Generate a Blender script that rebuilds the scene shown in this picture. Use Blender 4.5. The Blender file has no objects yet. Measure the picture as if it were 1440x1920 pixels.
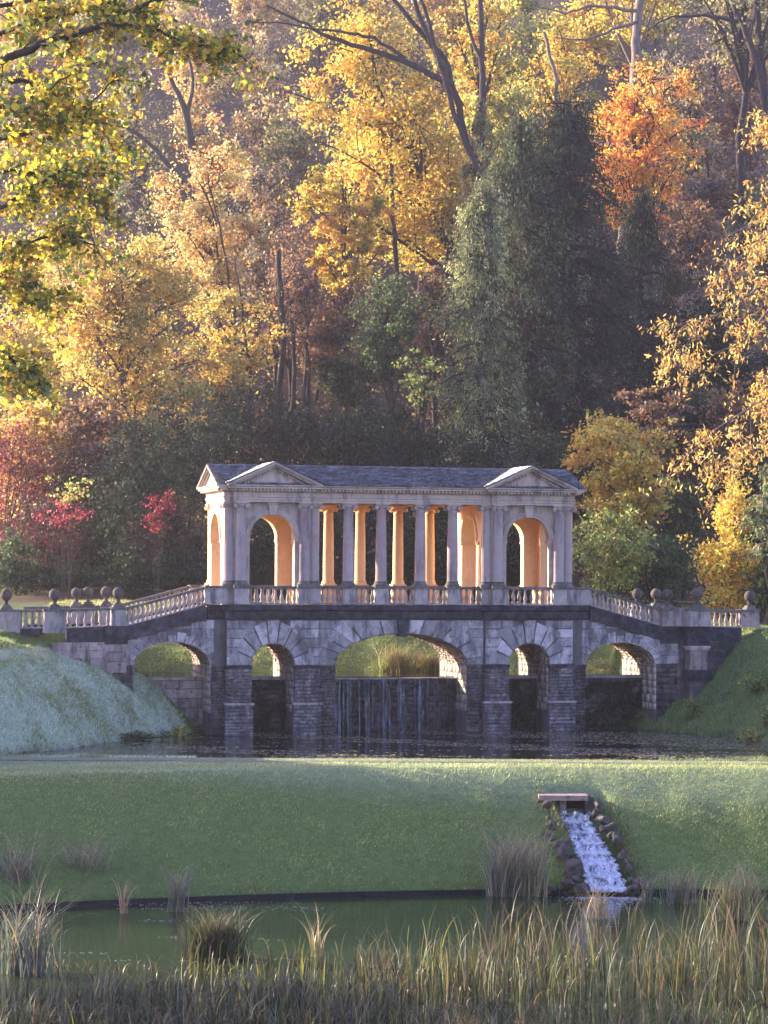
import bpy, bmesh, math
import numpy as np
from mathutils import Vector, Matrix
from mathutils.geometry import tessellate_polygon

# ------------------------------------------------------------------ camera, light, exposure
scn = bpy.context.scene
COL = scn.collection
F = 4600.0            # focal length in photo pixels
HY = 1065.0           # horizon row
RHO = 0.006           # slight roll
CZ = 7.75             # camera height over the middle pond
cam_d = bpy.data.cameras.new('camera')
cam = bpy.data.objects.new('camera', cam_d)
COL.objects.link(cam)
cam.location = (0, 0, CZ)
cam.rotation_euler = (math.pi / 2, -RHO, 0)
cam_d.sensor_fit = 'VERTICAL'
cam_d.sensor_height = 36.0
cam_d.lens = 36.0 * F / 1920.0
cam_d.shift_y = (HY - 960.0) / 1920.0
cam_d.clip_start = 0.5
cam_d.clip_end = 3000
scn.camera = cam

SUN = Vector((-0.88, 0.41, 0.27)).normalized()     # towards the sun
sun_el = math.asin(SUN.z)
sun_az = math.atan2(SUN.x, SUN.y)
w = bpy.data.worlds.new('World')
scn.world = w
w.use_nodes = True
nt = w.node_tree
nt.nodes.clear()
sky = nt.nodes.new('ShaderNodeTexSky')
sky.sky_type = 'NISHITA'
sky.sun_disc = False
sky.sun_elevation = sun_el
sky.sun_rotation = sun_az
sky.air_density = 1.0
sky.dust_density = 1.5
bg = nt.nodes.new('ShaderNodeBackground')
bg.inputs['Strength'].default_value = 0.15
tint = nt.nodes.new('ShaderNodeMix')
tint.data_type = 'RGBA'; tint.blend_type = 'MULTIPLY'
tint.inputs[0].default_value = 1.0
tint.inputs[7].default_value = (0.92, 0.82, 1.30, 1)
wo = nt.nodes.new('ShaderNodeOutputWorld')
nt.links.new(sky.outputs[0], tint.inputs[6])
nt.links.new(tint.outputs[2], bg.inputs[0])
nt.links.new(bg.outputs[0], wo.inputs[0])

sd = bpy.data.lights.new('sun', 'SUN')
sd.energy = 5.0
sd.angle = math.radians(0.6)
sd.color = (1.0, 0.86, 0.68)
so = bpy.data.objects.new('sun', sd)
COL.objects.link(so)
so.rotation_euler = SUN.to_track_quat('Z', 'Y').to_euler()
so.location = (-60, 150, 60)

vs = scn.view_settings
vs.view_transform = 'Standard'
vs.look = 'None'
vs.exposure = 1.95
vs.gamma = 1.0
vs.use_curve_mapping = False
cy = scn.cycles
cy.max_bounces = 6
cy.diffuse_bounces = 4
cy.glossy_bounces = 2
cy.transmission_bounces = 4
cy.volume_bounces = 0
cy.transparent_max_bounces = 4
cy.sample_clamp_indirect = 4
cy.caustics_reflective = False
cy.caustics_refractive = False
cy.use_denoising = True
cy.volume_step_rate = 5
cy.use_adaptive_sampling = True
cy.adaptive_threshold = 0.02


def at(px, py, Y):
    """point at depth Y seen at photo pixel px,py"""
    dx, dy = px - 720.0, HY - py
    return Vector(((dx - dy * RHO) * Y / F, Y, CZ + (dy + dx * RHO) * Y / F))


# ------------------------------------------------------------------ materials
def mat_base(name):
    m = bpy.data.materials.new(name)
    m.use_nodes = True
    n = m.node_tree
    n.nodes.clear()
    out = n.nodes.new('ShaderNodeOutputMaterial')
    return m, n, out


def N(n, t, **kw):
    x = n.nodes.new(t)
    for k, v in kw.items():
        setattr(x, k, v)
    return x


def ramp(n, src, stops):
    r = N(n, 'ShaderNodeValToRGB')
    e = r.color_ramp.elements
    while len(e) < len(stops):
        e.new(0.5)
    for i, (p, c) in enumerate(stops):
        e[i].position = p
        e[i].color = (*c, 1) if len(c) == 3 else c
    n.links.new(src, r.inputs[0])
    return r.outputs[0]


def noise(n, scale, detail=5, rough=0.6, stretch=None, dist=0.0):
    g = N(n, 'ShaderNodeNewGeometry')
    src = g.outputs['Position']
    if stretch:
        mp = N(n, 'ShaderNodeMapping')
        mp.inputs['Scale'].default_value = stretch
        n.links.new(src, mp.inputs[0])
        src = mp.outputs[0]
    t = N(n, 'ShaderNodeTexNoise')
    t.inputs['Scale'].default_value = scale
    t.inputs['Detail'].default_value = detail
    t.inputs['Roughness'].default_value = rough
    t.inputs['Distortion'].default_value = dist
    n.links.new(src, t.inputs['Vector'])
    return t.outputs['Fac']


def mix(n, fac, a, b, mode='MIX'):
    m = N(n, 'ShaderNodeMix', data_type='RGBA', blend_type=mode)
    if isinstance(fac, (int, float)):
        m.inputs[0].default_value = fac
    else:
        n.links.new(fac, m.inputs[0])
    for s, v in ((6, a), (7, b)):
        if isinstance(v, tuple):
            m.inputs[s].default_value = (*v, 1)
        else:
            n.links.new(v, m.inputs[s])
    return m.outputs[2]


def stone_mat(name, c1, c2, stain, amount=0.5, scale=1.2, lichen=None, moss=None, bump=0.4, vary=0.16, streak=True, rough=0.9, cells=None):
    m, n, out = mat_base(name)
    p = N(n, 'ShaderNodeBsdfPrincipled')
    p.inputs['Roughness'].default_value = rough
    p.inputs['Specular IOR Level'].default_value = 0.2
    col = mix(n, ramp(n, noise(n, 2.3 * scale), [(0.35, (0, 0, 0)), (0.68, (1, 1, 1))]), c1, c2)
    oi = N(n, 'ShaderNodeObjectInfo')
    col = mix(n, 1.0, col, ramp(n, oi.outputs['Random'], [(0, (1 - vary,) * 3), (1, (1 + vary,) * 3)]), 'MULTIPLY')
    if cells:
        g_ = N(n, 'ShaderNodeNewGeometry'); mp_ = N(n, 'ShaderNodeMapping'); mp_.inputs['Scale'].default_value = cells
        vo = N(n, 'ShaderNodeTexVoronoi'); vo.inputs['Scale'].default_value = 1.0
        n.links.new(g_.outputs['Position'], mp_.inputs[0]); n.links.new(mp_.outputs[0], vo.inputs['Vector'])
        col = mix(n, 1.0, col, ramp(n, vo.outputs['Color'], [(0.15, (0.55,) * 3), (0.85, (1.5,) * 3)]), 'MULTIPLY')
    if lichen:
        col = mix(n, ramp(n, noise(n, (1.1 if name != 'lower_ashlar' else .42) * scale, 7, 0.75), [(0.5, (0, 0, 0)), (0.66, (.75, .75, .75))]), col, lichen)
    st = noise(n, 1.5 * scale, 7, 0.7, (1, 1, 0.28) if streak else None)
    col = mix(n, ramp(n, st, [(0.62 - amount * 0.32, (0, 0, 0)), (0.72 - amount * 0.18, (.9, .9, .9))]), col, stain)
    if moss:
        col = mix(n, ramp(n, noise(n, 2.6 * scale, 6, 0.7), [(0.56, (0, 0, 0)), (0.64, (1, 1, 1))]), col, moss)
    sp = noise(n, 26, 4, 0.7)
    col = mix(n, ramp(n, sp, [(0.3, (0.45, 0.45, 0.45)), (0.5, (0, 0, 0))]), col, stain)
    wht = noise(n, 11, 5, 0.8)
    col = mix(n, ramp(n, wht, [(0.66, (0, 0, 0)), (0.72, (.6, .6, .6))]), col, (0.5, 0.48, 0.44))
    n.links.new(col, p.inputs['Base Color'])
    b = N(n, 'ShaderNodeBump')
    b.inputs['Strength'].default_value = bump
    b.inputs['Distance'].default_value = 0.04
    n.links.new(noise(n, 9, 8, 0.75), b.inputs['Height'])
    n.links.new(b.outputs[0], p.inputs['Normal'])
    n.links.new(p.outputs[0], out.inputs[0])
    return m


def leaf_mat(name, trans=0.5, gloss=0.05, rough=0.45):
    m, n, out = mat_base(name)
    a = N(n, 'ShaderNodeVertexColor', layer_name='Col')
    d = N(n, 'ShaderNodeBsdfDiffuse')
    t = N(n, 'ShaderNodeBsdfTranslucent')
    g = N(n, 'ShaderNodeBsdfGlossy')
    g.inputs['Roughness'].default_value = rough
    g.inputs['Color'].default_value = (1, 1, 1, 1)
    n.links.new(a.outputs[0], d.inputs[0])
    n.links.new(a.outputs[0], t.inputs[0])
    s1 = N(n, 'ShaderNodeMixShader'); s1.inputs[0].default_value = trans
    n.links.new(d.outputs[0], s1.inputs[1]); n.links.new(t.outputs[0], s1.inputs[2])
    s2 = N(n, 'ShaderNodeMixShader'); s2.inputs[0].default_value = gloss
    n.links.new(s1.outputs[0], s2.inputs[1]); n.links.new(g.outputs[0], s2.inputs[2])
    n.links.new(s2.outputs[0], out.inputs[0])
    return m


def bark_mat(name, c1, c2):
    m, n, out = mat_base(name)
    p = N(n, 'ShaderNodeBsdfPrincipled')
    p.inputs['Roughness'].default_value = 0.95
    p.inputs['Specular IOR Level'].default_value = 0.15
    col = mix(n, ramp(n, noise(n, 4, 6, 0.7, (1, 1, 0.3)), [(0.4, (0, 0, 0)), (0.62, (1, 1, 1))]), c1, c2)
    n.links.new(col, p.inputs['Base Color'])
    b = N(n, 'ShaderNodeBump'); b.inputs['Strength'].default_value = 0.8; b.inputs['Distance'].default_value = 0.05
    n.links.new(noise(n, 12, 6, 0.7, (1, 1, 0.25)), b.inputs['Height'])
    n.links.new(b.outputs[0], p.inputs['Normal'])
    n.links.new(p.outputs[0], out.inputs[0])
    return m


def water_mat(name, colr, rough, bumps, debris=None):
    m, n, out = mat_base(name)
    p = N(n, 'ShaderNodeBsdfPrincipled')
    p.inputs['Base Color'].default_value = (*colr, 1)
    p.inputs['IOR'].default_value = 1.33
    p.inputs['Specular IOR Level'].default_value = 0.5
    p.inputs['Roughness'].default_value = rough
    if debris:
        amt, stretch, dcol = debris
        f = ramp(n, noise(n, 1.0, 7, 0.72, stretch), [(amt, (0, 0, 0)), (amt + 0.05, (1, 1, 1))])
        n.links.new(mix(n, f, colr, dcol), p.inputs['Base Color'])
        r = N(n, 'ShaderNodeMapRange')
        r.inputs[3].default_value = rough; r.inputs[4].default_value = 0.6
        n.links.new(f, r.inputs[0]); n.links.new(r.outputs[0], p.inputs['Roughness'])
    b = N(n, 'ShaderNodeBump')
    b.inputs['Strength'].default_value = bumps[0]
    b.inputs['Distance'].default_value = 0.02
    n.links.new(noise(n, bumps[1], 3, 0.5, bumps[2]), b.inputs['Height'])
    n.links.new(b.outputs[0], p.inputs['Normal'])
    n.links.new(p.outputs[0], out.inputs[0])
    return m


M = {}
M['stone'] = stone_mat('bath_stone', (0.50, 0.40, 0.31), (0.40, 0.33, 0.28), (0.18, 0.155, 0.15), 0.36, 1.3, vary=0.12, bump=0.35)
M['stone_in'] = stone_mat('bounce_lit_bath_stone', (0.78, 0.52, 0.27), (0.70, 0.45, 0.24), (0.48, 0.3, 0.17), 0.15, 1.0, vary=0.08, bump=0.2)  # inner stone coloured warm and bright to carry bounced sunlight
M['column'] = stone_mat('column_stone', (0.40, 0.33, 0.29), (0.33, 0.28, 0.26), (0.17, 0.14, 0.15), 0.34, 1.0, lichen=(0.42, 0.2, 0.17), vary=0.08, bump=0.3)
M['ped'] = stone_mat('pedestal_stone', (0.44, 0.38, 0.32), (0.33, 0.29, 0.27), (0.09, 0.09, 0.09), 0.42, 1.4, vary=0.12)
M['rail'] = stone_mat('weathered_coping', (0.2, 0.18, 0.16), (0.12, 0.11, 0.1), (0.05, 0.05, 0.05), 0.5, 1.8, moss=(0.1, 0.1, 0.04))
M['baluster'] = stone_mat('baluster_stone', (0.42, 0.34, 0.27), (0.34, 0.28, 0.24), (0.14, 0.12, 0.11), 0.35, 2.0)
M['band'] = stone_mat('blackened_stone', (0.085, 0.082, 0.09), (0.016, 0.015, 0.022), (0.012, 0.012, 0.016), 0.5, 1.5, moss=(0.03, 0.035, 0.02), streak=False)
M['ashlar'] = stone_mat('lower_ashlar', (0.50, 0.45, 0.42), (0.34, 0.31, 0.30), (0.085, 0.08, 0.085), 0.5, 1.2, lichen=(0.085, 0.08, 0.085), moss=(0.16, 0.16, 0.12), vary=0.34, bump=0.6)
M['joint'] = stone_mat('dark_joint_stone', (0.16, 0.14, 0.13), (0.12, 0.11, 0.1), (0.06, 0.055, 0.055), 0.5, 1.5)  # dark walling that shows in the joints between blocks
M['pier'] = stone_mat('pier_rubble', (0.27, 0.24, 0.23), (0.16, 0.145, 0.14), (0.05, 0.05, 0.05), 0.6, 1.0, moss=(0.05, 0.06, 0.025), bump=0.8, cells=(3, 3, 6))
M['rubble'] = stone_mat('dark_rubble', (0.14, 0.12, 0.11), (0.08, 0.07, 0.07), (0.03, 0.03, 0.03), 0.6, 1.0, moss=(0.04, 0.06, 0.02), bump=0.8, cells=(2.5, 2.5, 5))
M['pinkwall'] = stone_mat('stained_pink_stone', (0.42, 0.33, 0.28), (0.30, 0.23, 0.2), (0.06, 0.055, 0.05), 0.5, 1.3, moss=(0.06, 0.07, 0.03), vary=0.25, bump=0.5)
M['jamb'] = stone_mat('sunlit_jamb_stone', (0.5, 0.43, 0.34), (0.4, 0.34, 0.27), (0.16, 0.14, 0.12), 0.4, 1.6, vary=0.15, bump=0.5)  # paler colour given to the sunward jambs as sunlight
M['soffit'] = stone_mat('arch_soffit_stone', (0.48, 0.38, 0.29), (0.34, 0.26, 0.2), (0.2, 0.13, 0.1), 0.35, 1.6, vary=0.2, bump=0.7, streak=False, cells=(3, 2, 7))
M['slate'] = stone_mat('slate', (0.12, 0.125, 0.14), (0.075, 0.08, 0.095), (0.04, 0.042, 0.05), 0.3, 2.2, moss=(0.09, 0.10, 0.03), streak=False, bump=0.3, rough=0.6, cells=(4, 4, 7))
M['lead'] = stone_mat('sunlit_slate', (0.5, 0.5, 0.48), (0.4, 0.4, 0.4), (0.2, 0.2, 0.2), 0.1, 1, bump=0.1, rough=0.5)  # left gable slates coloured pale to carry direct sun
M['ball'] = stone_mat('mossy_ball_stone', (0.12, 0.1, 0.085), (0.075, 0.062, 0.055), (0.035, 0.03, 0.028), 0.5, 2.5, moss=(0.12, 0.12, 0.06))
M['rock'] = stone_mat('wet_rock', (0.13, 0.11, 0.09), (0.06, 0.052, 0.045), (0.025, 0.022, 0.02), 0.4, 2.5, moss=(0.07, 0.08, 0.02), streak=False, bump=0.8)
M['slab'] = stone_mat('buff_slab', (0.36, 0.26, 0.2), (0.3, 0.21, 0.16), (0.12, 0.09, 0.08), 0.3, 2.0, streak=False)
M['kerb'] = stone_mat('dark_timber_edging', (0.03, 0.028, 0.03), (0.02, 0.018, 0.02), (0.01, 0.01, 0.01), 0.4, 3.0, streak=False)
M['path'] = stone_mat('gravel', (0.25, 0.24, 0.21), (0.16, 0.16, 0.12), (0.2, 0.19, 0.17), 0.2, 5, streak=False)
M['leaf'] = leaf_mat('autumn_leaf', 0.55, 0.03, 0.55)
M['needle'] = leaf_mat('needle_foliage', 0.3, 0.015, 0.7)
M['blade'] = leaf_mat('grass_blade', 0.55, 0.03)
M['reed'] = leaf_mat('reed_blade', 0.4, 0.03)
M['bark'] = bark_mat('dark_bark', (0.035, 0.028, 0.025), (0.07, 0.058, 0.048))
M['darkbark'] = bark_mat('very_dark_bark', (0.025, 0.022, 0.02), (0.045, 0.04, 0.035))
M['palebark'] = bark_mat('pale_bark', (0.14, 0.11, 0.09), (0.26, 0.22, 0.18))
M['pond'] = water_mat('pond_water', (0.012, 0.014, 0.012), 0.06, (0.35, 1.0, (1.2, 4.5, 1)))
M['lake'] = water_mat('lake_water', (0.022, 0.036, 0.012), 0.08, (0.3, 1.0, (1.5, 5.0, 1)))


def ground_mat():
    m, n, out = mat_base('turf_and_leaf_litter')
    p = N(n, 'ShaderNodeBsdfPrincipled')
    p.inputs['Roughness'].default_value = 1.0
    p.inputs['Specular IOR Level'].default_value = 0.1
    a = N(n, 'ShaderNodeVertexColor', layer_name='Col')
    col = mix(n, 1.0, a.outputs[0], ramp(n, noise(n, 3.0, 8, 0.75), [(0.25, (0.6,) * 3), (0.75, (1.4,) * 3)]), 'MULTIPLY')
    n.links.new(col, p.inputs['Base Color'])
    b = N(n, 'ShaderNodeBump'); b.inputs['Strength'].default_value = 0.8; b.inputs['Distance'].default_value = 0.12
    n.links.new(noise(n, 4, 8, 0.75), b.inputs['Height'])
    n.links.new(b.outputs[0], p.inputs['Normal'])
    n.links.new(p.outputs[0], out.inputs[0])
    return m


def fall_mat(name, thr, dark, white, stretch):
    m, n, out = mat_base(name)
    p = N(n, 'ShaderNodeBsdfPrincipled')
    p.inputs['Roughness'].default_value = 0.25
    f = ramp(n, noise(n, 1.0, 6, 0.7, stretch), [(thr - 0.1, (0, 0, 0)), (thr + 0.08, (1, 1, 1))])
    n.links.new(mix(n, f, dark, white), p.inputs['Base Color'])
    b = N(n, 'ShaderNodeBump'); b.inputs['Strength'].default_value = 0.9; b.inputs['Distance'].default_value = 0.05
    n.links.new(noise(n, 1.0, 6, 0.7, stretch), b.inputs['Height'])
    n.links.new(b.outputs[0], p.inputs['Normal'])
    n.links.new(p.outputs[0], out.inputs[0])
    return m


M['ground'] = ground_mat()
def foam_mat():
    m, n, out = mat_base('white_water')
    p = N(n, 'ShaderNodeBsdfPrincipled')
    p.inputs['Roughness'].default_value = 0.3
    a = N(n, 'ShaderNodeVertexColor', layer_name='Col')
    f = ramp(n, noise(n, 22, 5, 0.7, (1, 1, .4)), [(0.3, (0.35,) * 3), (0.6, (1.1,) * 3)])
    n.links.new(mix(n, 1.0, a.outputs[0], f, 'MULTIPLY'), p.inputs['Base Color'])
    b = N(n, 'ShaderNodeBump'); b.inputs['Strength'].default_value = 0.7; b.inputs['Distance'].default_value = 0.04
    n.links.new(noise(n, 18, 5, 0.7), b.inputs['Height'])
    n.links.new(b.outputs[0], p.inputs['Normal'])
    n.links.new(p.outputs[0], out.inputs[0])
    return m


M['foam'] = foam_mat()
M['curtain'] = fall_mat('thin_water_curtain', 0.56, (0.02, 0.025, 0.03), (0.22, 0.25, 0.32), (9, 9, 0.9))


# ------------------------------------------------------------------ mesh helpers
def link(o, parent=None):
    COL.objects.link(o)
    if parent is not None:
        o.parent = parent
    return o


def tag(o, label=None, cat=None, group=None, kind=None):
    if label: o['label'] = label
    if cat: o['category'] = cat
    if group: o['group'] = group
    if kind: o['kind'] = kind
    return o


def empty(name, loc=(0, 0, 0), rz=0.0):
    o = bpy.data.objects.new(name, None)
    o.location = loc
    o.rotation_euler = (0, 0, rz)
    o.empty_display_size = 0.3
    return link(o)


def np_mesh(name, verts, faces, mat, cols=None, smooth=False):
    """faces: (n,k) int array; all the same size"""
    me = bpy.data.meshes.new(name)
    verts = np.asarray(verts, dtype=np.float32)
    faces = np.asarray(faces, dtype=np.int32)
    k = faces.shape[1]
    me.vertices.add(len(verts)); me.vertices.foreach_set('co', verts.ravel())
    me.loops.add(faces.size); me.loops.foreach_set('vertex_index', faces.ravel())
    me.polygons.add(len(faces))
    me.polygons.foreach_set('loop_start', np.arange(0, faces.size, k, dtype=np.int32))
    if smooth:
        me.polygons.foreach_set('use_smooth', np.ones(len(faces), dtype=bool))
    if cols is not None:
        ca = me.color_attributes.new('Col', 'FLOAT_COLOR', 'POINT')
        c4 = np.ones((len(verts), 4), dtype=np.float32); c4[:, :3] = cols
        ca.data.foreach_set('color', c4.ravel())
    me.materials.append(mat)
    me.update(calc_edges=True)
    return me


class MB:
    """collects solids, builds one mesh"""
    def __init__(s):
        s.bm = bmesh.new()

    def box(s, x0, x1, y0, y1, z0, z1):
        v = [s.bm.verts.new((x, y, z)) for x in (x0, x1) for y in (y0, y1) for z in (z0, z1)]
        for f in ((0, 1, 3, 2), (4, 6, 7, 5), (0, 4, 5, 1), (2, 3, 7, 6), (0, 2, 6, 4), (1, 5, 7, 3)):
            s.bm.faces.new([v[i] for i in f])
        return s

    def hexa(s, pts):
        v = [s.bm.verts.new(p) for p in pts]
        for f in ((0, 1, 3, 2), (4, 6, 7, 5), (0, 4, 5, 1), (2, 3, 7, 6), (0, 2, 6, 4), (1, 5, 7, 3)):
            s.bm.faces.new([v[i] for i in f])
        return s

    def prism(s, poly, w0, w1, ch=0.0, axis='w'):
        """poly in (u,z) extruded along w from w0 (front) to w1, optional chamfered front; axis 'u' swaps u and w"""
        n = len(poly)
        def P(a, b, c):
            return (a, b, c) if axis == 'w' else (b, a, c)
        tri = tessellate_polygon([[Vector((p[0], p[1], 0)) for p in poly]])
        back = [s.bm.verts.new(P(p[0], w1, p[1])) for p in poly]
        if ch > 0:
            cx = sum(p[0] for p in poly) / n; cz = sum(p[1] for p in poly) / n
            side = [s.bm.verts.new(P(p[0], w0 + ch, p[1])) for p in poly]
            fr = []
            for p in poly:
                dx, dz = cx - p[0], cz - p[1]
                L = math.hypot(dx, dz) + 1e-6
                k = min(0.45, ch * 1.35 / L)
                fr.append(s.bm.verts.new(P(p[0] + dx * k, w0, p[1] + dz * k)))
            for i in range(n):
                j = (i + 1) % n
                s.bm.faces.new((side[i], side[j], fr[j], fr[i]))
        else:
            fr = side = [s.bm.verts.new(P(p[0], w0, p[1])) for p in poly]
        for i in range(n):
            j = (i + 1) % n
            s.bm.faces.new((back[i], back[j], side[j], side[i]))
        for t in tri:
            try:
                s.bm.faces.new([fr[i] for i in t]); s.bm.faces.new([back[i] for i in t])
            except ValueError:
                pass
        return s

    def sweep(s, path, prof, closed=False, capped=True):
        """path of (u,w); prof closed polygon of (offset to the right of travel, z)"""
        n = len(path); rings = []
        for i in range(n):
            def d(a, b):
                v = Vector((path[b][0] - path[a][0], path[b][1] - path[a][1])); return v.normalized()
            if closed:
                d0, d1 = d((i - 1) % n, i), d(i, (i + 1) % n)
            else:
                d0 = d(i - 1, i) if i > 0 else d(0, 1)
                d1 = d(i, i + 1) if i < n - 1 else d(n - 2, n - 1)
            n0 = Vector((d0.y, -d0.x)); n1 = Vector((d1.y, -d1.x))
            m = (n0 + n1); m = m / max(0.3, m.dot(n0))
            rings.append([s.bm.verts.new((path[i][0] + m.x * o, path[i][1] + m.y * o, z)) for o, z in prof])
        k = len(prof)
        for i in range(n if closed else n - 1):
            a, b = rings[i], rings[(i + 1) % n]
            for j in range(k):
                s.bm.faces.new((a[j], b[j], b[(j + 1) % k], a[(j + 1) % k]))
        if not closed and capped:
            tri = tessellate_polygon([[Vector((p[0], p[1], 0)) for p in prof]])
            for t in tri:
                s.bm.faces.new([rings[0][i] for i in t]); s.bm.faces.new([rings[-1][i] for i in t])
        return s

    def lathe(s, prof, cx=0, cy=0, seg=16, z0=0.0):
        rings = []
        for r, z in prof:
            rings.append([s.bm.verts.new((cx + r * math.cos(2 * math.pi * i / seg), cy + r * math.sin(2 * math.pi * i / seg), z0 + z)) for i in range(seg)])
        for a, b in zip(rings, rings[1:]):
            for i in range(seg):
                j = (i + 1) % seg
                f = s.bm.faces.new((a[i], a[j], b[j], b[i])); f.smooth = True
        s.bm.faces.new(rings[0][::-1]); s.bm.faces.new(rings[-1])
        return s

    def cyl(s, a, b, r, seg=10):
        a, b = Vector(a), Vector(b)
        d = (b - a).normalized()
        x = d.orthogonal().normalized(); y = d.cross(x)
        R = []
        for c in (a, b):
            R.append([s.bm.verts.new(c + (x * math.cos(2 * math.pi * i / seg) + y * math.sin(2 * math.pi * i / seg)) * r) for i in range(seg)])
        for i in range(seg):
            j = (i + 1) % seg
            f = s.bm.faces.new((R[0][i], R[0][j], R[1][j], R[1][i])); f.smooth = True
        s.bm.faces.new(R[0][::-1]); s.bm.faces.new(R[1])
        return s

    def mesh(s, name, mat):
        bmesh.ops.recalc_face_normals(s.bm, faces=s.bm.faces)
        me = bpy.data.meshes.new(name)
        s.bm.to_mesh(me); s.bm.free()
        me.materials.append(mat)
        return me

    def build(s, name, mat, parent=None):
        return link(bpy.data.objects.new(name, s.mesh(name, mat)), parent)


def inst(name, me, parent, loc, rz=0.0, sc=None):
    o = bpy.data.objects.new(name, me)
    o.location = loc
    if rz: o.rotation_euler = (0, 0, rz)
    if sc: o.scale = sc
    return link(o, parent)


# ------------------------------------------------------------------ terrain
TH = math.radians(14.0)
CT, ST = math.cos(TH), math.sin(TH)
BX, BY = 0.85, 115.0


def to_world(u, w_, z=0.0):
    return Vector((BX + u * CT - w_ * ST, BY + u * ST + w_ * CT, z))


def sstep(a, b, x):
    t = np.clip((x - a) / (b - a), 0, 1)
    return t * t * (3 - 2 * t)


def wob(x, y, s, seed=0):
    r = np.random.RandomState(seed)
    z = 0
    for k in range(5):
        a = r.uniform(0, 6.28); f = s * (1.0 + 0.7 * k)
        z = z + np.sin((x * math.cos(a) + y * math.sin(a)) * f + r.uniform(0, 6.28)) / (1 + 0.6 * k)
    return z / 2.2


def kerb_y(x):
    x = np.asarray(x, float)
    return 86.1 + 0.2 * np.clip(x, -26, 14) - 0.01 * np.clip(x, -26, 14) ** 2


def terrain(x, y):
    x = np.asarray(x, float); y = np.asarray(y, float)
    du, dw = x - BX, y - BY
    u = du * CT + dw * ST
    v = -du * ST + dw * CT
    ky = kerb_y(x)
    near = -5.2 + sstep(44, 2, y) * 11.3
    t = np.clip((y - ky) / 7.6, 0, 1)
    slope = -3.62 + 3.74 * (1 - (1 - t) ** 1.35) + (0.06 * wob(x, y, 0.9, 3) + 0.03 * wob(x, y, 2.6, 4)) * np.sin(t * math.pi)
    z = np.where(y < ky, near, slope)
    xc = 7.35 + (91.5 - y) * 0.19
    z = z - 0.45 * sstep(1.15, 0.75, np.abs(x - xc)) * (y > 86.2) * sstep(92.7, 92.3, y)
    z = np.where(y > 98.3, 0.12 - 1.1 * sstep(98.3, 99.6, y), z)
    # banks in front of the bridge
    dL = (x + 17.0) * -0.857 + (y - 98.0) * 0.515
    kb = sstep(103, 110, y)
    bl = -0.5 + 5.4 * np.tanh((1.5 + 0.1 * kb) * (dL + 0.4 - 1.25 * kb) / 5.4) + 0.17 * wob(x, y, 1.3, 5) + 0.09 * wob(x, y, 3.1, 6)
    dR = (x - 12.5) * 0.84 + (y - 116.5) * 0.54 - 1.0 * sstep(108, 113, y)
    zr = -0.4 + 1.0 * (dR + 0.4)
    br = np.where(zr > 4.4, 4.4 + (1 - np.exp(-(zr - 4.4) / 0.6)) * 0.5, zr) + 0.12 * wob(x, y, 1.1, 8)
    front = np.maximum(z, np.where(y > 97.0, np.maximum(bl, br), -9))
    # upper lake behind the weir
    lake = np.full_like(z, 1.5)
    fy = 122.2 + 0.22 * x
    fb = 2.2 + 0.36 * (y - fy)
    fb = np.where(fb > 4.9, 4.9 + (1 - np.exp(-(fb - 4.9) / 1.0)) * 0.9, fb) + 0.08 * wob(x, y, 1.2, 9)
    hill = 5.8 + np.maximum(0, y - 146 - 0.1 * x) * 0.45 + 0.6 * wob(x, y, 0.12, 11)
    side = 4.75 * sstep(13.4, 14.4, np.abs(u))
    back = np.maximum(np.maximum(lake, side), fb)
    back = np.where(y > 140, np.maximum(back, hill), back)
    out = np.where((v > 2.3) | ((np.abs(u) > 13.6) & (v > 0.6)), np.maximum(back, np.where(np.abs(u) > 13.6, front, -9)), front)
    # the valley side falls away to the left, outside the view
    fall = sstep(0, 45, (-0.165 * y - 6) - x) * sstep(118, 150, y)
    out = out * (1 - fall) + fall * np.minimum(out, 5.0)
    fr = sstep(0, 60, x - (0.165 * y + 25)) * sstep(118, 150, y)
    return out * (1 - fr * 0.3)


def tz(x, y):
    return float(terrain(np.array([x]), np.array([y]))[0])


def ground_hit(px, py):
    d = at(px, py, 1.0) - Vector((0, 0, CZ))
    ys_ = np.arange(60, 330, .1)
    zz = terrain(d.x * ys_, ys_)
    k = np.nonzero(CZ + d.z * ys_ < zz)[0]
    Yh = ys_[k[0]] if len(k) else 200.0
    return Vector((d.x * Yh, Yh, CZ + d.z * Yh))


def axis(segs):
    out = []
    for a, b, st in segs:
        out += list(np.arange(a, b, st))
    out.append(segs[-1][1])
    return np.array(out)


xs = axis([(-260, -60, 10), (-60, -24, 2), (-24, 24, 0.35), (24, 60, 2), (60, 260, 10)])
ys = axis([(-20, 78, 4), (78, 132, 0.35), (132, 200, 1.5), (200, 330, 4), (330, 500, 20)])
X, Y = np.meshgrid(xs, ys)
Z = terrain(X, Y)
nx, ny = len(xs), len(ys)
V = np.stack([X.ravel(), Y.ravel(), Z.ravel()], 1)
idx = np.arange(nx * ny).reshape(ny, nx)
Q = np.stack([idx[:-1, :-1].ravel(), idx[:-1, 1:].ravel(), idx[1:, 1:].ravel(), idx[1:, :-1].ravel()], 1)
fx, fyv = V[:, 0], V[:, 1]
frost = np.clip(sstep(-6, -9, fx) * sstep(97, 101, fyv) * (fyv < 114) * (V[:, 2] < 4.1) + 0.3 * sstep(90, 93, fyv) * (fyv < 98), 0, 1)
green = np.array([0.12, 0.165, 0.045]); frc = np.array([0.34, 0.40, 0.27]); litter = np.array([0.09, 0.06, 0.035]); mud = np.array([0.04, 0.035, 0.025])
gc = green[None] * (1 - frost[:, None]) + frc[None] * frost[:, None]
farm = sstep(126, 138, fyv)[:, None]
gc = gc * (1 - farm) + litter[None] * farm
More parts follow.
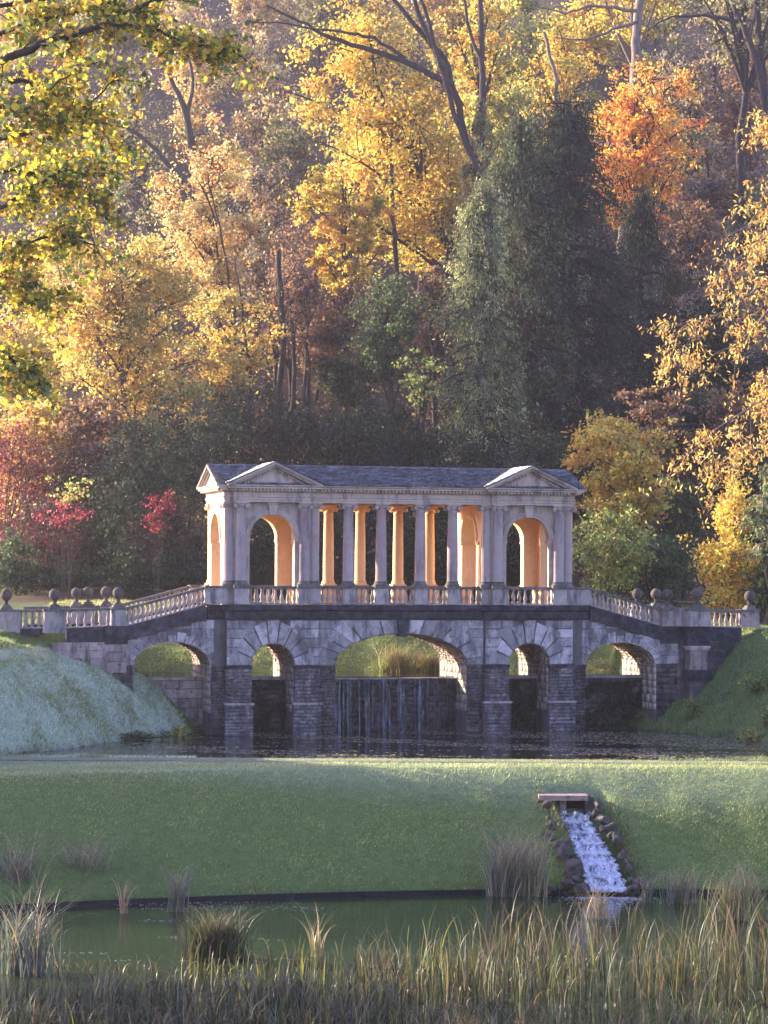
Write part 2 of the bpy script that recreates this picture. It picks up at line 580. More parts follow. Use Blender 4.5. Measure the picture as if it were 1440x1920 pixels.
under = (V[:, 2] < 0.0)[:, None] & ((fyv > 98) & (fyv < 119))[:, None]
gc = np.where(under, mud[None], gc)
tag(link(bpy.data.objects.new('ground', np_mesh('ground', V, Q, M['ground'], gc, True))), kind='structure')


def sheet(name, x0, x1, y0, y1, z, mat):
    me = np_mesh(name, [(x0, y0, z), (x1, y0, z), (x1, y1, z), (x0, y1, z)], [(0, 1, 2, 3)], mat)
    return tag(link(bpy.data.objects.new(name, me)), kind='structure')


sheet('lower_lake_water', -45, 45, 40, 93, -3.75, M['lake'])
# middle pond between dam and weir, upper lake behind the weir (both follow the bridge's angle)
def quad_sheet(name, pts, z, mat):
    me = np_mesh(name, [(p[0], p[1], z) for p in pts], [(0, 1, 2, 3)], mat)
    return tag(link(bpy.data.objects.new(name, me)), kind='structure')
a, b = to_world(-15, 2.0), to_world(19, 2.0)
quad_sheet('middle_pond_water', [(-26, 98), (24, 98), (b.x, b.y), (a.x, a.y)], 0.0, M['pond'])
a, b, c, d = to_world(-13.4, 2.25), to_world(13.4, 2.25), to_world(13.4, 12), to_world(-13.4, 12)
quad_sheet('upper_lake_water', [a, b, c, d], 2.56, M['pond'])
# gravel path on the dam
pxs = np.linspace(-26, 26, 60)
pv, pf = [], []
for i, x in enumerate(pxs):
    for yy in (96.2, 96.9):
        yv = yy + 0.1 * math.sin(x * 0.5)
        pv.append((x, yv, tz(x, yv) + 0.025))
    if i: pf.append((2 * i - 2, 2 * i, 2 * i + 1, 2 * i - 1))
tag(link(bpy.data.objects.new('gravel_path', np_mesh('gravel_path', pv, pf, M['path']))), kind='structure')

# ------------------------------------------------------------------ the bridge
BR = empty('covered_bridge', (BX, BY, 0), TH)
tag(BR, 'pale stone bridge with roofed colonnade, two pedimented pavilions and five arches', 'bridge')
rs = np.random.RandomState(4)

ZB0, ZB1 = 5.33, 6.04      # dark band
ZR0, ZR1 = 6.76, 6.88      # hand rail
DW = 4.8                   # depth of the entablature block


def ellipse(c, zs, a, b, n=24, full=True):
    return [(c + a * math.cos(t), zs + b * math.sin(t)) for t in np.linspace(math.pi, 0, n + 1)]


BOT = -1.2
ARCH = [(0.0, 3.2, 3.18, 1.48), (-6.19, 3.2, 1.03, 1.02), (6.19, 3.2, 1.03, 1.02), (-10.85, 3.25, 1.76, 1.06), (10.85, 3.2, 1.76, 1.06)]


def comb(u0, u1, top, arches, bot=BOT):
    """wall outline with openings that run down to the bottom; top = function(u) or list of points left to right"""
    poly = [(u0, bot)] + [(u, z) for u, z in top] + [(u1, bot)]
    for c, zs, a, b in sorted(arches, key=lambda q: -q[0]):
        poly.append((c + a, bot))
        poly += [(x, z) for x, z in reversed(ellipse(c, zs, a, b))]
        poly.append((c - a, bot))
    return poly


# core walls through the full depth
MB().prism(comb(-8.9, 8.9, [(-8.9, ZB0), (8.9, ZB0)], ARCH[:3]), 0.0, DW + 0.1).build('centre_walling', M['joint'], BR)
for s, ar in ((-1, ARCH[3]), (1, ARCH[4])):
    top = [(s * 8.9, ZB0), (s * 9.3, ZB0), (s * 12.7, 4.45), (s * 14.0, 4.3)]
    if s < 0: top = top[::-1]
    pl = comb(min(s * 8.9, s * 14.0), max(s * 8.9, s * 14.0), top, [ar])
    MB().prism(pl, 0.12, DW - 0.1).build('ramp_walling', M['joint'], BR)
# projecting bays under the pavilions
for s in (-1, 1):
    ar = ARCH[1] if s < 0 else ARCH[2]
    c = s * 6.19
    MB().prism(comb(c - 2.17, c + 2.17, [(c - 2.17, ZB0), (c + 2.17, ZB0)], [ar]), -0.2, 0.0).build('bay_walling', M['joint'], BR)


def block(poly, wf, dep, mat, ch=0.02, name='stone_block'):
    wf += rs.uniform(-0.012, 0.012)
    return MB().prism(poly, wf, wf + dep, ch).build(name, mat, BR)


def clip_z(poly, ztop):
    """cut a convex polygon at z<=ztop(u) given as constant"""
    out = []
    n = len(poly)
    for i in range(n):
        a, b = poly[i], poly[(i + 1) % n]
        ina, inb = a[1] <= ztop, b[1] <= ztop
        if ina: out.append(a)
        if ina != inb:
            t = (ztop - a[1]) / (b[1] - a[1])
            out.append((a[0] + (b[0] - a[0]) * t, ztop))
    return out


def arch_facing(ar, u0, u1, topf, wf, nv, ext, courses, mat, blen, ch=0.025, zbase=3.2):
    c, zs, a, b = ar
    ts = np.linspace(math.pi, 0, nv + 1)
    ea, eb = a + ext[0], b + ext[1]
    g = 0.012
    for i in range(nv):
        t0, t1 = ts[i] - g / a * 1.3, ts[i + 1] + g / a * 1.3
        k = rs.uniform(0.97, 1.06) * (1.12 if i % 2 == 0 else 1.0)
        tm = 0.5 * (t0 + t1)
        def ep(t, A, B): return (c + A * math.cos(t), zs + B * math.sin(t))
        poly = [ep(t0, a + .005, b + .005), ep(tm, a + .005, b + .005), ep(t1, a + .005, b + .005), ep(t1, ea * k, eb * k), ep(t0, ea * k, eb * k)]
        um = 0.5 * (poly[3][0] + poly[4][0])
        poly = clip_z(poly, topf(um) - 0.01)
        poly = [(min(max(p[0], u0 + .005), u1 - .005), p[1]) for p in poly]
        cl = []
        for p in poly:
            if not cl or (abs(p[0] - cl[-1][0]) + abs(p[1] - cl[-1][1])) > 1e-3: cl.append(p)
        if len(cl) >= 3:
            block(cl, wf - 0.02, 0.1, mat, ch, 'voussoir')
    for k in range(len(courses) - 1):
        z1, z0 = courses[k], courses[k + 1]
        def ext_u(z):
            q = (z - zs) / (eb * 0.97)
            return 0 if q >= 1 else ea * 0.97 * math.sqrt(max(0, 1 - q * q))
        for s in (-1, 1):
            edge = u0 if s < 0 else u1
            i0, i1 = c + s * (ext_u(z0) + 0.015), c + s * (ext_u(z1) + 0.015)
            if s * (edge - i0) < 0.12: continue
            if abs(i1 - c) < 0.05: i1 = i0
            # split into blocks from the outer edge inwards
            L = abs(edge - i0); nb = max(1, int(round(L / blen)))
            cuts = np.linspace(0, L, nb + 1)
            cuts[1:-1] += rs.uniform(-0.12, 0.12, nb - 1)
            for q in range(nb):
                ua, ub = edge - s * cuts[q], edge - s * cuts[q + 1]
                last = q == nb - 1
                ubt = i1 if last else ub
                if last and s * (ua - ubt) < 0.02: ubt = ua - s * 0.02
                zt = min(z1, topf(0.5 * (ua + ub)) - 0.005)
                if zt - z0 < 0.08: continue
                gg = 0.008
                poly = [(ua - s * gg, z0 + gg), (ub + s * gg, z0 + gg), (ubt + s * gg, zt - gg), (ua - s * gg, zt - gg)]
                block(poly, wf, 0.08, mat, ch)


flat = lambda u: ZB0
cz = [5.32, 4.9, 4.47, 4.04, 3.62, 3.22]
for s in (-1, 1):
    c = s * 6.19
    arch_facing(ARCH[1] if s < 0 else ARCH[2], c - 2.17, c + 2.17, flat, -0.26, 9, (0.75, 0.95), cz, M['ashlar'], 0.9, 0.035)
arch_facing(ARCH[0], -4.0, 4.0, flat, -0.05, 17, (0.8, 0.75), cz, M['ashlar'], 0.8, 0.03)


def topL(u):
    a = abs(u)
    return ZB0 if a < 9.3 else (ZB0 + (4.45 - ZB0) * (a - 9.3) / 3.4 if a < 12.7 else 4.45 - 0.15 * (a - 12.7) / 1.3)


arch_facing(ARCH[3], -13.9, -8.42, topL, 0.08, 15, (0.33, 0.33), cz, M['ashlar'], 0.85, 0.012)
arch_facing(ARCH[4], 8.42, 13.9, topL, 0.08, 15, (0.33, 0.33), cz, M['ashlar'], 0.85, 0.012)
# keystone (dark) of the great arch
MB().prism([(-0.28, ZB0 - .01), (0.28, ZB0 - .01), (0.2, 4.55), (-0.2, 4.55)], -0.3, 0.3, 0.02).build('keystone', M['band'], BR)
# lit rough stones lining the arch soffits
for c, zs, a, b in ARCH:
    verts, faces = [], []
    nr = int(a * 9) + 8
    w0 = -0.15 if abs(abs(c) - 6.19) < .1 else 0.05
    for i in range(nr):
        t0 = math.pi - math.pi * i / nr - 0.006; t1 = math.pi - math.pi * (i + 1) / nr + 0.006
        ww = w0
        while ww < DW - 0.15:
            l = rs.uniform(0.35, 0.9); we = min(DW, ww + l)
            r_ = rs.uniform(0.0, 0.045)
            for (t, w_) in ((t0, ww + .012), (t1, ww + .012), (t1, we - .012), (t0, we - .012)):
                verts.append((c + (a - r_) * math.cos(t), w_, zs + (b - r_) * math.sin(t)))
            for (t, w_) in ((t0, ww + .012), (t1, ww + .012), (t1, we - .012), (t0, we - .012)):
                verts.append((c + (a + .02) * math.cos(t), w_, zs + (b + .02) * math.sin(t)))
            o = len(verts) - 8
            faces += [(o, o + 1, o + 2, o + 3)] + [(o + k, o + (k + 1) % 4, o + 4 + (k + 1) % 4, o + 4 + k) for k in range(4)]
            ww = we
    tag(link(bpy.data.objects.new('soffit_stones', np_mesh('soffit_stones', verts, faces, M['soffit'])), BR), kind='stuff')


# pier masonry: small squared stones, one mesh per pier
def masonry(name, faces_rect, mat, hs=(0.11, 0.2), ls=(0.2, 0.5), prot=(0.0, 0.04), depth=0.06):
    """faces_rect: list of (P0, dir, length, normal, z0, z1)"""
    vv, ff = [], []
    for P0, dr, Ln, nr, z0, z1 in faces_rect:
        z = z0
        while z < z1 - 0.03:
            h = min(rs.uniform(*hs), z1 - z); x = -rs.uniform(0, 0.2)
            while x < Ln:
                l = rs.uniform(*ls)
                xa, xb = max(0, x), min(Ln, x + l)
                x += l
                if xb - xa < 0.04: continue
                pr = rs.uniform(*prot); g = 0.01
                for q in (-depth, pr):
                    for (aa, zz) in ((xa + g, z + g), (xb - g, z + g), (xb - g, z + h - g), (xa + g, z + h - g)):
                        vv.append((P0[0] + dr[0] * aa + nr[0] * q, P0[1] + dr[1] * aa + nr[1] * q, zz))
                o = len(vv) - 8
                ff += [(o + 4, o + 5, o + 6, o + 7)] + [(o + k, o + (k + 1) % 4, o + 4 + (k + 1) % 4, o + 4 + k) for k in range(4)]
            z += h
    return tag(link(bpy.data.objects.new(name, np_mesh(name, vv, ff, mat)), BR), kind='stuff')


pier_spans = [(-8.36, -7.22), (-5.16, -4.02), (4.02, 5.16), (7.22, 8.36)]
for (ua, ub) in pier_spans:
    MB().box(ua, ub, -0.32, 0.02, BOT, 3.12).build('pier_core', M['joint'], BR)
    MB().box(ua - 0.08, ub + 0.08, -0.42, 0.02, BOT, 1.42).build('pier_footing', M['joint'], BR)
    MB().box(ua - 0.06, ub + 0.03, -0.42, 0.05, 3.1, 3.21).build('impost_course', M['band'], BR)
    MB().box(ua - 0.12, ub + 0.12, -0.5, 0.0, 1.40, 1.50).build('ledge_course', M['ped'], BR)
    masonry('pier_masonry', [((ua, -0.32), (1, 0), ub - ua, (0, -1), 1.5, 3.1), ((ua - .08, -0.42), (1, 0), ub - ua + .16, (0, -1), -0.3, 1.4),
                             ((ua, -0.32), (0, 1), 0.3, (-1, 0), 1.5, 3.1), ((ub, -0.32), (0, 1), 0.3, (1, 0), 1.5, 3.1)], M['pier'])
for (ua, ub) in [(-4.0, -3.18), (3.18, 4.0), (-9.08, -8.4), (8.4, 9.08)]:
    masonry('recessed_masonry', [((ua, 0.0), (1, 0), ub - ua, (0, -1), -0.3, 3.18)], M['rubble'])
# jamb stones inside openings; sunward side coloured paler for sunlight, other side darker
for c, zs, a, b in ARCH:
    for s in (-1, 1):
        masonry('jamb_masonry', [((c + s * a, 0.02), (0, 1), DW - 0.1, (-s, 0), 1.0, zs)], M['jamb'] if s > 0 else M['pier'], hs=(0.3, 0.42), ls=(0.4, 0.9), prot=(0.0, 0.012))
# dark string band + its mouldings, following the projections
bandprof = [(0.0, ZB0), (0.06, ZB0), (0.10, ZB0 + 0.1), (0.10, ZB0 + 0.38), (0.2, ZB0 + 0.46), (0.2, ZB1 - 0.02), (-0.25, ZB1 - 0.02), (-0.25, ZB0)]
path = [(-9.2, 0.12), (-8.36, 0.12), (-8.36, -0.25), (-4.02, -0.25), (-4.02, -0.04), (4.02, -0.04), (4.02, -0.25), (8.36, -0.25), (8.36, 0.12), (9.2, 0.12)]
MB().sweep(path, bandprof).build('string_band', M['band'], BR)
MB().box(-9.2, 9.2, 0.2, DW, ZB0 + 0.02, ZB1 - 0.12).build('deck', M['stone_in'], BR)
MB().box(-9.2, 9.2, DW - .2, DW + 0.1, ZB0, ZB1 - 0.02).build('string_band', M['band'], BR)

# baluster, ball finial, column meshes
bal_prof = [(0.085, 0), (0.085, 0.05), (0.05, 0.07), (0.055, 0.11), (0.088, 0.2), (0.095, 0.27), (0.075, 0.37), (0.045, 0.47), (0.04, 0.55), (0.055, 0.585), (0.045, 0.61), (0.08, 0.66), (0.08, 0.70)]
BAL = MB().lathe(bal_prof, seg=10).mesh('baluster', M['baluster'])


def balusters(pa, pb, n, zoff_a=0.0, zoff_b=0.0, z=ZB1 + 0.03):
    for i in range(n):
        t = (i + 0.5) / n
        inst('baluster', BAL, BR, (pa[0] + (pb[0] - pa[0]) * t, pa[1] + (pb[1] - pa[1]) * t, z + zoff_a + (zoff_b - zoff_a) * t), rs.uniform(0, 1))


def rail_seg(pa, pb, za, zb, name, mat, hw=0.14, h=0.12):
    """sloping bar along pa-pb with its top at za..zb"""
    d = Vector((pb[0] - pa[0], pb[1] - pa[1])).normalized(); nn = Vector((d.y, -d.x)) * hw
    pts = []
    for (p, zt) in ((pa, za), (pb, zb)):
        for sg in (1, -1):
            for zz in (zt - h, zt):
                pts.append((p[0] + nn.x * sg, p[1] + nn.y * sg, zz))
    return MB().hexa(pts).build(name, mat, BR)


def pedestal(u, wc, hw, hd, z0=ZB1, z1=ZR1, cap=True, mat='ped'):
    b = MB()
    b.box(u - hw, u + hw, wc - hd, wc + hd, z0, z1 - 0.1)
    b.box(u - hw - 0.03, u + hw + 0.03, wc - hd - 0.03, wc + hd + 0.03, z0 + 0.002, z0 + 0.1)
    o = b.build('pedestal', M[mat], BR)
    if cap:
        MB().box(u - hw - 0.05, u + hw + 0.05, wc - hd - 0.05, wc + hd + 0.05, z1 - 0.1, z1 + 0.003).build('cap', M['rail'], o)
    return o


# column with base and ionic capital
ZC0, ZC1 = 6.885, 10.76
H = ZC1 - ZC0
shaft = [(0.262, 0.2), (0.27, 0.24), (0.262, 0.28), (0.262, 1.2), (0.25, 2.2), (0.228, 3.2), (0.222, H - 0.42), (0.24, H - 0.39), (0.24, H - 0.36), (0.222, H - 0.34), (0.222, H - 0.2)]
SHAFT = MB().lathe(shaft, seg=20).mesh('shaft', M['column'])
SHAFT_IN = MB().lathe(shaft, seg=20).mesh('shaft_bounce_lit', M['stone_in'])  # back columns wear the bounced-light colour
bp = [(0.33, 0.0), (0.34, 0.05), (0.33, 0.1), (0.29, 0.12), (0.285, 0.15), (0.31, 0.17), (0.30, 0.205), (0.26, 0.21)]
def base_mesh(m):
    return MB().box(-0.35, 0.35, -0.35, 0.35, 0.0, 0.06).lathe(bp, seg=20, z0=0.04).mesh('base', m)
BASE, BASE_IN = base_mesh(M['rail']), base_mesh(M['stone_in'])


def cap_mesh(m):
    b = MB()
    b.lathe([(0.23, H - 0.22), (0.25, H - 0.19), (0.29, H - 0.13), (0.27, H - 0.10)], seg=18)
    for sx in (-1, 1):
        for sy in (-1, 1):
            # angled volutes
            c = Vector((sx * 0.29, sy * 0.29, H - 0.19)); d = Vector((sx, -sy, 0)).normalized() * 0.05
            b.cyl(c - d, c + d, 0.105, 12)
            b.cyl(c - d * 1.4, c + d * 1.4, 0.05, 8)
    b.box(-0.27, 0.27, -0.27, 0.27, H - 0.12, H - 0.06)
    b.box(-0.34, 0.34, -0.34, 0.34, H - 0.06, H - 0.002)
    return b.mesh('capital', m)


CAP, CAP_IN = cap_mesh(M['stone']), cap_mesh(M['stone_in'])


def column(u, wc, inner=False):
    o = inst('column', SHAFT_IN if inner else SHAFT, BR, (u, wc, ZC0))
    inst('base', BASE_IN if inner else BASE, o, (0, 0, 0))
    inst('capital', CAP_IN if inner else CAP, o, (0, 0, 0))


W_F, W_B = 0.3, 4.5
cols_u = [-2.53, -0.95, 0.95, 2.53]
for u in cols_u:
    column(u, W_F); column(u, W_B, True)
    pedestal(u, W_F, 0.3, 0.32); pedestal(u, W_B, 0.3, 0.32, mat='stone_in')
PC = 6.19
for s in (-1, 1):
    for d in (-1.5, 1.5):
        column(s * PC + d, 0.04)
        pedestal(s * PC + d, -0.02, 0.33, 0.32)
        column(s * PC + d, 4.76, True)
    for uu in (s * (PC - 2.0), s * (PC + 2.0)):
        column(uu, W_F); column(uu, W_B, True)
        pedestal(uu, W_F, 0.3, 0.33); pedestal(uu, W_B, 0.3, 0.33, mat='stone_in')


# pavilion walls with arched openings
def arch_wall_poly(half, zb, zt, r, zs, n=20):
    return [(-half, zb), (-half, zt), (half, zt), (half, zb), (r, zb), (r, zs)] + \
           [(r * math.cos(t), zs + r * math.sin(t)) for t in np.linspace(0, math.pi, n + 1)[1:-1]] + [(-r, zs), (-r, zb)]


def ring_poly(c, zs, r0, r1, n=24):
    return [(c + r1 * math.cos(t), zs + r1 * math.sin(t)) for t in np.linspace(0, math.pi, n + 1)] + \
           [(c + r0 * math.cos(t), zs + r0 * math.sin(t)) for t in np.linspace(math.pi, 0, n + 1)]


ZT = 10.78
RP, ZSP = 1.06, 9.15
for s in (-1, 1):
    cu = s * PC
    # front/back bay walls, thin leaves in front and behind
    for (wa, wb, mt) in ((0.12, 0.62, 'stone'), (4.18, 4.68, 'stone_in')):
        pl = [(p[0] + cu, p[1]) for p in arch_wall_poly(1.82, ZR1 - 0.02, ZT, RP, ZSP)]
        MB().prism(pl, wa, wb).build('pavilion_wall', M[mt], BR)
        f = wa - 0.1 if wa < 1 else wb
        arc = MB().prism(ring_poly(cu, ZSP + 0.0, RP, RP + 0.17), f, f + 0.1).prism(ring_poly(cu, ZSP, RP + 0.12, RP + 0.21), f - 0.03 if wa < 1 else f, f + (0 if wa < 1 else 0.09)).build('archivolt', M[mt], BR)
        kw = (wa - 0.22, wa + 0.1) if wa < 1 else (wb - 0.1, wb + 0.22)
        MB().prism([(cu - 0.16, ZSP + RP - 0.04), (cu + 0.16, ZSP + RP - 0.04), (cu + 0.22, ZT - 0.12), (cu - 0.22, ZT - 0.12)], kw[0], kw[1], 0.02) \
            .prism([(cu - 0.25, ZT - 0.12), (cu + 0.25, ZT - 0.12), (cu + 0.25, ZT - 0.05), (cu - 0.25, ZT - 0.05)], kw[0] - .03, kw[1]).build('scrolled_keystone', M[mt], BR)
        for q in (-1, 1):
            ua, ub = sorted((cu + q * (RP - 0.035), cu + q * (RP + 0.34)))
            MB().box(ua, ub, wa - 0.07, wb + 0.07, ZSP - 0.16, ZSP - 0.08).box(ua + .015, ub - .015, wa - 0.045, wb + 0.045, ZSP - 0.08, ZSP - 0.0).box(ua + .02, ub - .02, wa - 0.04, wb + 0.04, ZSP - 0.22, ZSP - 0.16).build('impost', M[mt], BR)
    # end and inner cross walls
    for q in (-1, 1):
        um = cu + q * 2.0
        ua, ub = um - 0.24, um + 0.24
        hw_ = 1.62
        pl = [(p[0] + 2.4, p[1]) for p in arch_wall_poly(hw_ + 0.6, ZR1 - 1.0 if True else ZR1, ZT, 1.22, 9.05)]
        outer = q * s > 0
        MB().prism(pl, ua, ub, axis='u').build('pavilion_cross_wall', M['stone_in'], BR)
        for side in (-1, 1):
            f = um + side * 0.24
            a0, a1 = sorted((f, f + side * 0.06))
            MB().prism(ring_poly(2.4, 9.05, 1.22, 1.42), a0, a1, axis='u').build('archivolt', M['stone_in'], BR)
        for t in (-1, 1):
            ya, yb = sorted((2.4 + t * 1.185, 2.4 + t * 1.7))
            MB().box(ua - 0.06, ub + 0.06, ya, yb, 8.89, 8.97).box(ua - 0.04, ub + 0.04, ya + .01, yb - .01, 8.97, 9.05).build('impost', M['stone_in'], BR)
        # recessed wall strips with moulding between bay and corner column
        for (wa, wb) in ((0.22, 0.62), (4.18, 4.58)):
            x0, x1 = sorted((um - q * 0.24, cu + q * 1.82))
            MB().box(x0, x1, wa, wb, ZR1 - 0.02, ZT).build('pavilion_wall', M['stone'] if wa < 1 else M['stone_in'], BR)
            if wa < 1:
                MB().box(x0 - .0, x1 + .0, wa - 0.05, wa, ZSP - 0.16, ZSP - 0.08).box(x0, x1, wa - 0.03, wa, ZSP - 0.22, ZSP - 0.16).build('impost', M['stone'], BR)
    # vault inside the pavilion
    cg = MB()
    cg.box(cu - 1.78, cu + 1.78, 0.62, 4.18, 10.52, 10.6).build('pavilion_ceiling', M['stone_in'], BR)

# entablature
ent = [(-0.5, 10.76), (0.0, 10.76), (0.0, 10.86), (0.03, 10.87), (0.03, 10.97), (0.07, 10.99), (0.07, 11.03), (0.02, 11.05), (0.02, 11.2), (0.06, 11.23),
       (0.06, 11.26), (0.16, 11.27), (0.16, 11.36), (0.34, 11.38), (0.34, 11.44), (0.42, 11.5), (0.42, 11.54), (-0.5, 11.54)]
UB = 8.47
MB().sweep([(-UB, 0.02), (UB, 0.02), (UB, DW - 0.02), (-UB, DW - 0.02)], ent, closed=True).build('entablature', M['stone'], BR)
for s in (-1, 1):
    cu = s * PC
    e2 = [(o_, z_ - 0.003 if i in (0, 1) else z_ + (0.003 if i >= 16 else 0)) for i, (o_, z_) in enumerate(ent)]
    MB().sweep([(cu - 1.85, 0.1), (cu - 1.85, -0.22), (cu + 1.85, -0.22), (cu + 1.85, 0.1)], [(max(o_, -0.3), z_) for o_, z_ in e2]).build('entablature_break', M['stone'], BR)
MB().box(-4.0, 4.0, 0.5, DW - 0.5, 10.95, 11.05).build('colonnade_ceiling', M['stone_in'], BR)
# dentils
dn = MB()
for (p0, p1, nrm, skip) in (((-UB, 0.02), (UB, 0.02), (0, -1), True), ((-UB, DW - 0.02), (-UB, 0.02), (-1, 0), False), ((UB, 0.02), (UB, DW - 0.02), (1, 0), False)):
    L = math.hypot(p1[0] - p0[0], p1[1] - p0[1]); n = int(L / 0.17)
    for i in range(n):
        t = (i + 0.5) / n
        x, y = p0[0] + (p1[0] - p0[0]) * t + nrm[0] * 0.23, p0[1] + (p1[1] - p0[1]) * t + nrm[1] * 0.23
        dn.box(x - .048, x + .048, y - .065, y + .065, 11.275, 11.37) if nrm[0] == 0 else dn.box(x - .065, x + .065, y - .048, y + .048, 11.275, 11.37)
for s in (-1, 1):
    for i in range(23):
        x = s * PC - 1.9 + 3.8 * (i + 0.5) / 23
        dn.box(x - .045, x + .045, -0.22 - .3, -0.22 - .16, 11.275, 11.37)
tag(dn.build('dentils', M['stone'], BR), kind='stuff')

# roofs
ZE, ZRG = 11.545, 12.56
WR = 2.4


def slate_roof(name, O, U, S, nu, length, slope_len, clipf=None, mat=None, t=0.02, col_h=0.15):
    """courses of overlapping slates; O eaves start, U unit along eaves, S unit up the slope"""
    Nn = U.cross(S).normalized()
    vv, ff = [], []
    k = 0
    s = 0.0
    while s < slope_len:
        x = -rs.uniform(0, 0.2)
        while x < length:
            wd = rs.uniform(0.2, 0.34)
            a_, b_ = max(0, x), min(length, x + wd)
            x += wd
            if b_ - a_ < 0.04: continue
            if clipf and not clipf(0.5 * (a_ + b_), s): continue
            e = rs.uniform(-0.015, 0.015); lift = rs.uniform(0.035, 0.07)
            s0, s1 = s - 0.03 + e, min(slope_len, s + col_h * 1.25)
            for (aa, ss, hh) in ((a_ + .006, s0, lift), (b_ - .006, s0, lift), (b_ - .006, s1, 0.012), (a_ + .006, s1, 0.012)):
                vv.append(O + U * aa + S * ss + Nn * hh)
            for (aa, ss, hh) in ((a_ + .006, s0, lift - t), (b_ - .006, s0, lift - t), (b_ - .006, s1, -0.005), (a_ + .006, s1, -0.005)):
                vv.append(O + U * aa + S * ss + Nn * hh)
            o = len(vv) - 8
            ff += [(o, o + 1, o + 2, o + 3)] + [(o + q, o + 4 + q, o + 4 + (q + 1) % 4, o + (q + 1) % 4) for q in range(4)]
        s += col_h
    me = np_mesh(name, [tuple(v) for v in vv], ff, mat or M['slate'])
    return me


ER = 8.9
roof = MB()
roof.prism([(-0.42, ZE), (WR, ZRG - 0.05), (DW + 0.42, ZE)], -ER + 0.28, ER - 0.28, axis='u')
roof_o = roof.build('roof', M['slate'], BR)
fr = Vector((0, WR + 0.42, ZRG - ZE)); sl = fr.length; fr.normalize()
tag(link(bpy.data.objects.new('slates', slate_roof('slates', Vector((-ER, -0.44, ZE)), Vector((1, 0, 0)), fr, 0, 2 * ER, sl)), roof_o), kind='stuff')
bk = Vector((0, -(DW + 0.42 - WR), ZRG - ZE)).normalized()
tag(link(bpy.data.objects.new('slates', slate_roof('slates', Vector((ER, DW + 0.44, ZE)), Vector((-1, 0, 0)), bk, 0, 2 * ER, sl, col_h=0.3)), roof_o), kind='stuff')
for i in range(30):
    x = -ER + 2 * ER * i / 30
    MB().prism([(WR - 0.11, ZRG - 0.02), (WR, ZRG + 0.045), (WR + 0.11, ZRG - 0.02), (WR, ZRG - 0.05)], x + .01, x + 2 * ER / 30 - .01, axis='u').build('ridge_tile', M['rail'], roof_o)


def raking(c, half, z0, z1, wa, wb, th=0.17, axis_='w'):
    """two raking cornices of a pediment, in stepped mouldings"""
    out = MB()
    for (off, t0, pw) in ((0.0, 0.07, 0.0), (-0.07, 0.06, 0.09), (-0.13, 0.09, 0.2)):
        for s in (-1, 1):
            x0, x1 = c + s * half, c
            poly = [(x0, z0 + off - t0 + .0), (x0, z0 + off), (x1, z1 + off), (x1, z1 + off - t0)]
            out.prism(poly, wa + pw if wa < wb else wa - pw, wb, axis=axis_)
    return out


GH = 2.0
for s in (-1, 1):
    cu = s * PC
    MB().prism([(cu - GH + 0.3, 11.56), (cu + GH - 0.3, 11.56), (cu, ZRG - 0.2)], -0.2, 0.2).build('tympanum', M['stone'], BR)
    raking(cu, GH + 0.25, ZE + 0.02, ZRG + 0.03, -0.62, 0.0).build('raking_cornice', M['stone'], BR)
    # dentils under the raking cornice
    dd = MB()
    for q in (-1, 1):
        for i in range(11):
            t = (i + 0.8) / 12.5
            x = cu + q * (GH - 0.25) * (1 - t); z = ZE + (ZRG - ZE) * t - 0.28 + 0.09 * (1 - t)
            if z > 11.56: dd.box(x - .045, x + .045, -0.36, -0.19, z, z + 0.09)
    tag(dd.build('dentils', M['stone'], BR), kind='stuff')
    rid = MB()
    # small cross gable roof
    g = MB().prism([(cu - GH - 0.2, ZE + 0.05), (cu, ZRG + 0.02), (cu + GH + 0.2, ZE + 0.05)], -0.15, WR + 0.0).build('gable_roof', M['slate'], BR)
    for q in (-1, 1):
        Sd = Vector((-q * (GH + 0.27), 0, ZRG - ZE)); L = Sd.length; Sd.normalize()
        O_ = Vector((cu + q * (GH + 0.27), -0.6 if q > 0 else 2.3, ZE + 0.06))
        U_ = Vector((0, 1, 0)) if q > 0 else Vector((0, -1, 0))
        tag(link(bpy.data.objects.new('slates', slate_roof('slates', O_, U_, Sd, 0, 2.9, L, mat=M['lead'] if q < 0 else M['slate'])), g), kind='stuff')
    # end pediment
    ue = s * UB
    ax0, ax1 = sorted((ue - s * 0.1, ue + s * 0.1))
    MB().prism([(0.35, 11.555), (DW - 0.35, 11.555), (WR, ZRG - 0.22)], ax0, ax1, axis='u').build('tympanum', M['stone_in'], BR)
    b2 = MB()
    for (off, t0, pw) in ((-0.09, 0.07, 0.42), (-0.16, 0.06, 0.34), (-0.22, 0.09, 0.22)):
        for q in (-1, 1):
            poly = [(WR + q * (WR + 0.42), ZE + 0.07 + off - t0), (WR + q * (WR + 0.42), ZE + 0.07 + off), (WR, ZRG + 0.06 + off), (WR, ZRG + 0.06 + off - t0)]
            y0, y1 = sorted((ue - s * 0.05, ue + s * pw))
            b2.prism(poly, y0, y1, axis='u')
    b2.build('raking_cornice', M['stone'], BR)

# balustrades of the loggia, front and back
def bay_bal(u0, u1, wc, n):
    balusters((u0, wc), (u1, wc), n)
    rail_seg((u0, wc), (u1, wc), ZR1, ZR1, 'handrail', M['rail'])
    MB().box(u0, u1, wc - 0.13, wc + 0.13, ZB1 - 0.02, ZB1 + 0.03).build('plinth', M['ped'], BR)


for wc in (0.28, 4.52):
    for (a_, b_, n) in ((-3.89, -2.83, 4), (-2.23, -1.25, 4), (-0.65, 0.65, 5), (1.25, 2.23, 4), (2.83, 3.89, 4)):
        bay_bal(a_, b_, wc, n)
for wc in (0.0, 4.8):
    for s in (-1, 1):
        bay_bal(s * PC - 1.17, s * PC + 1.17, wc, 8)

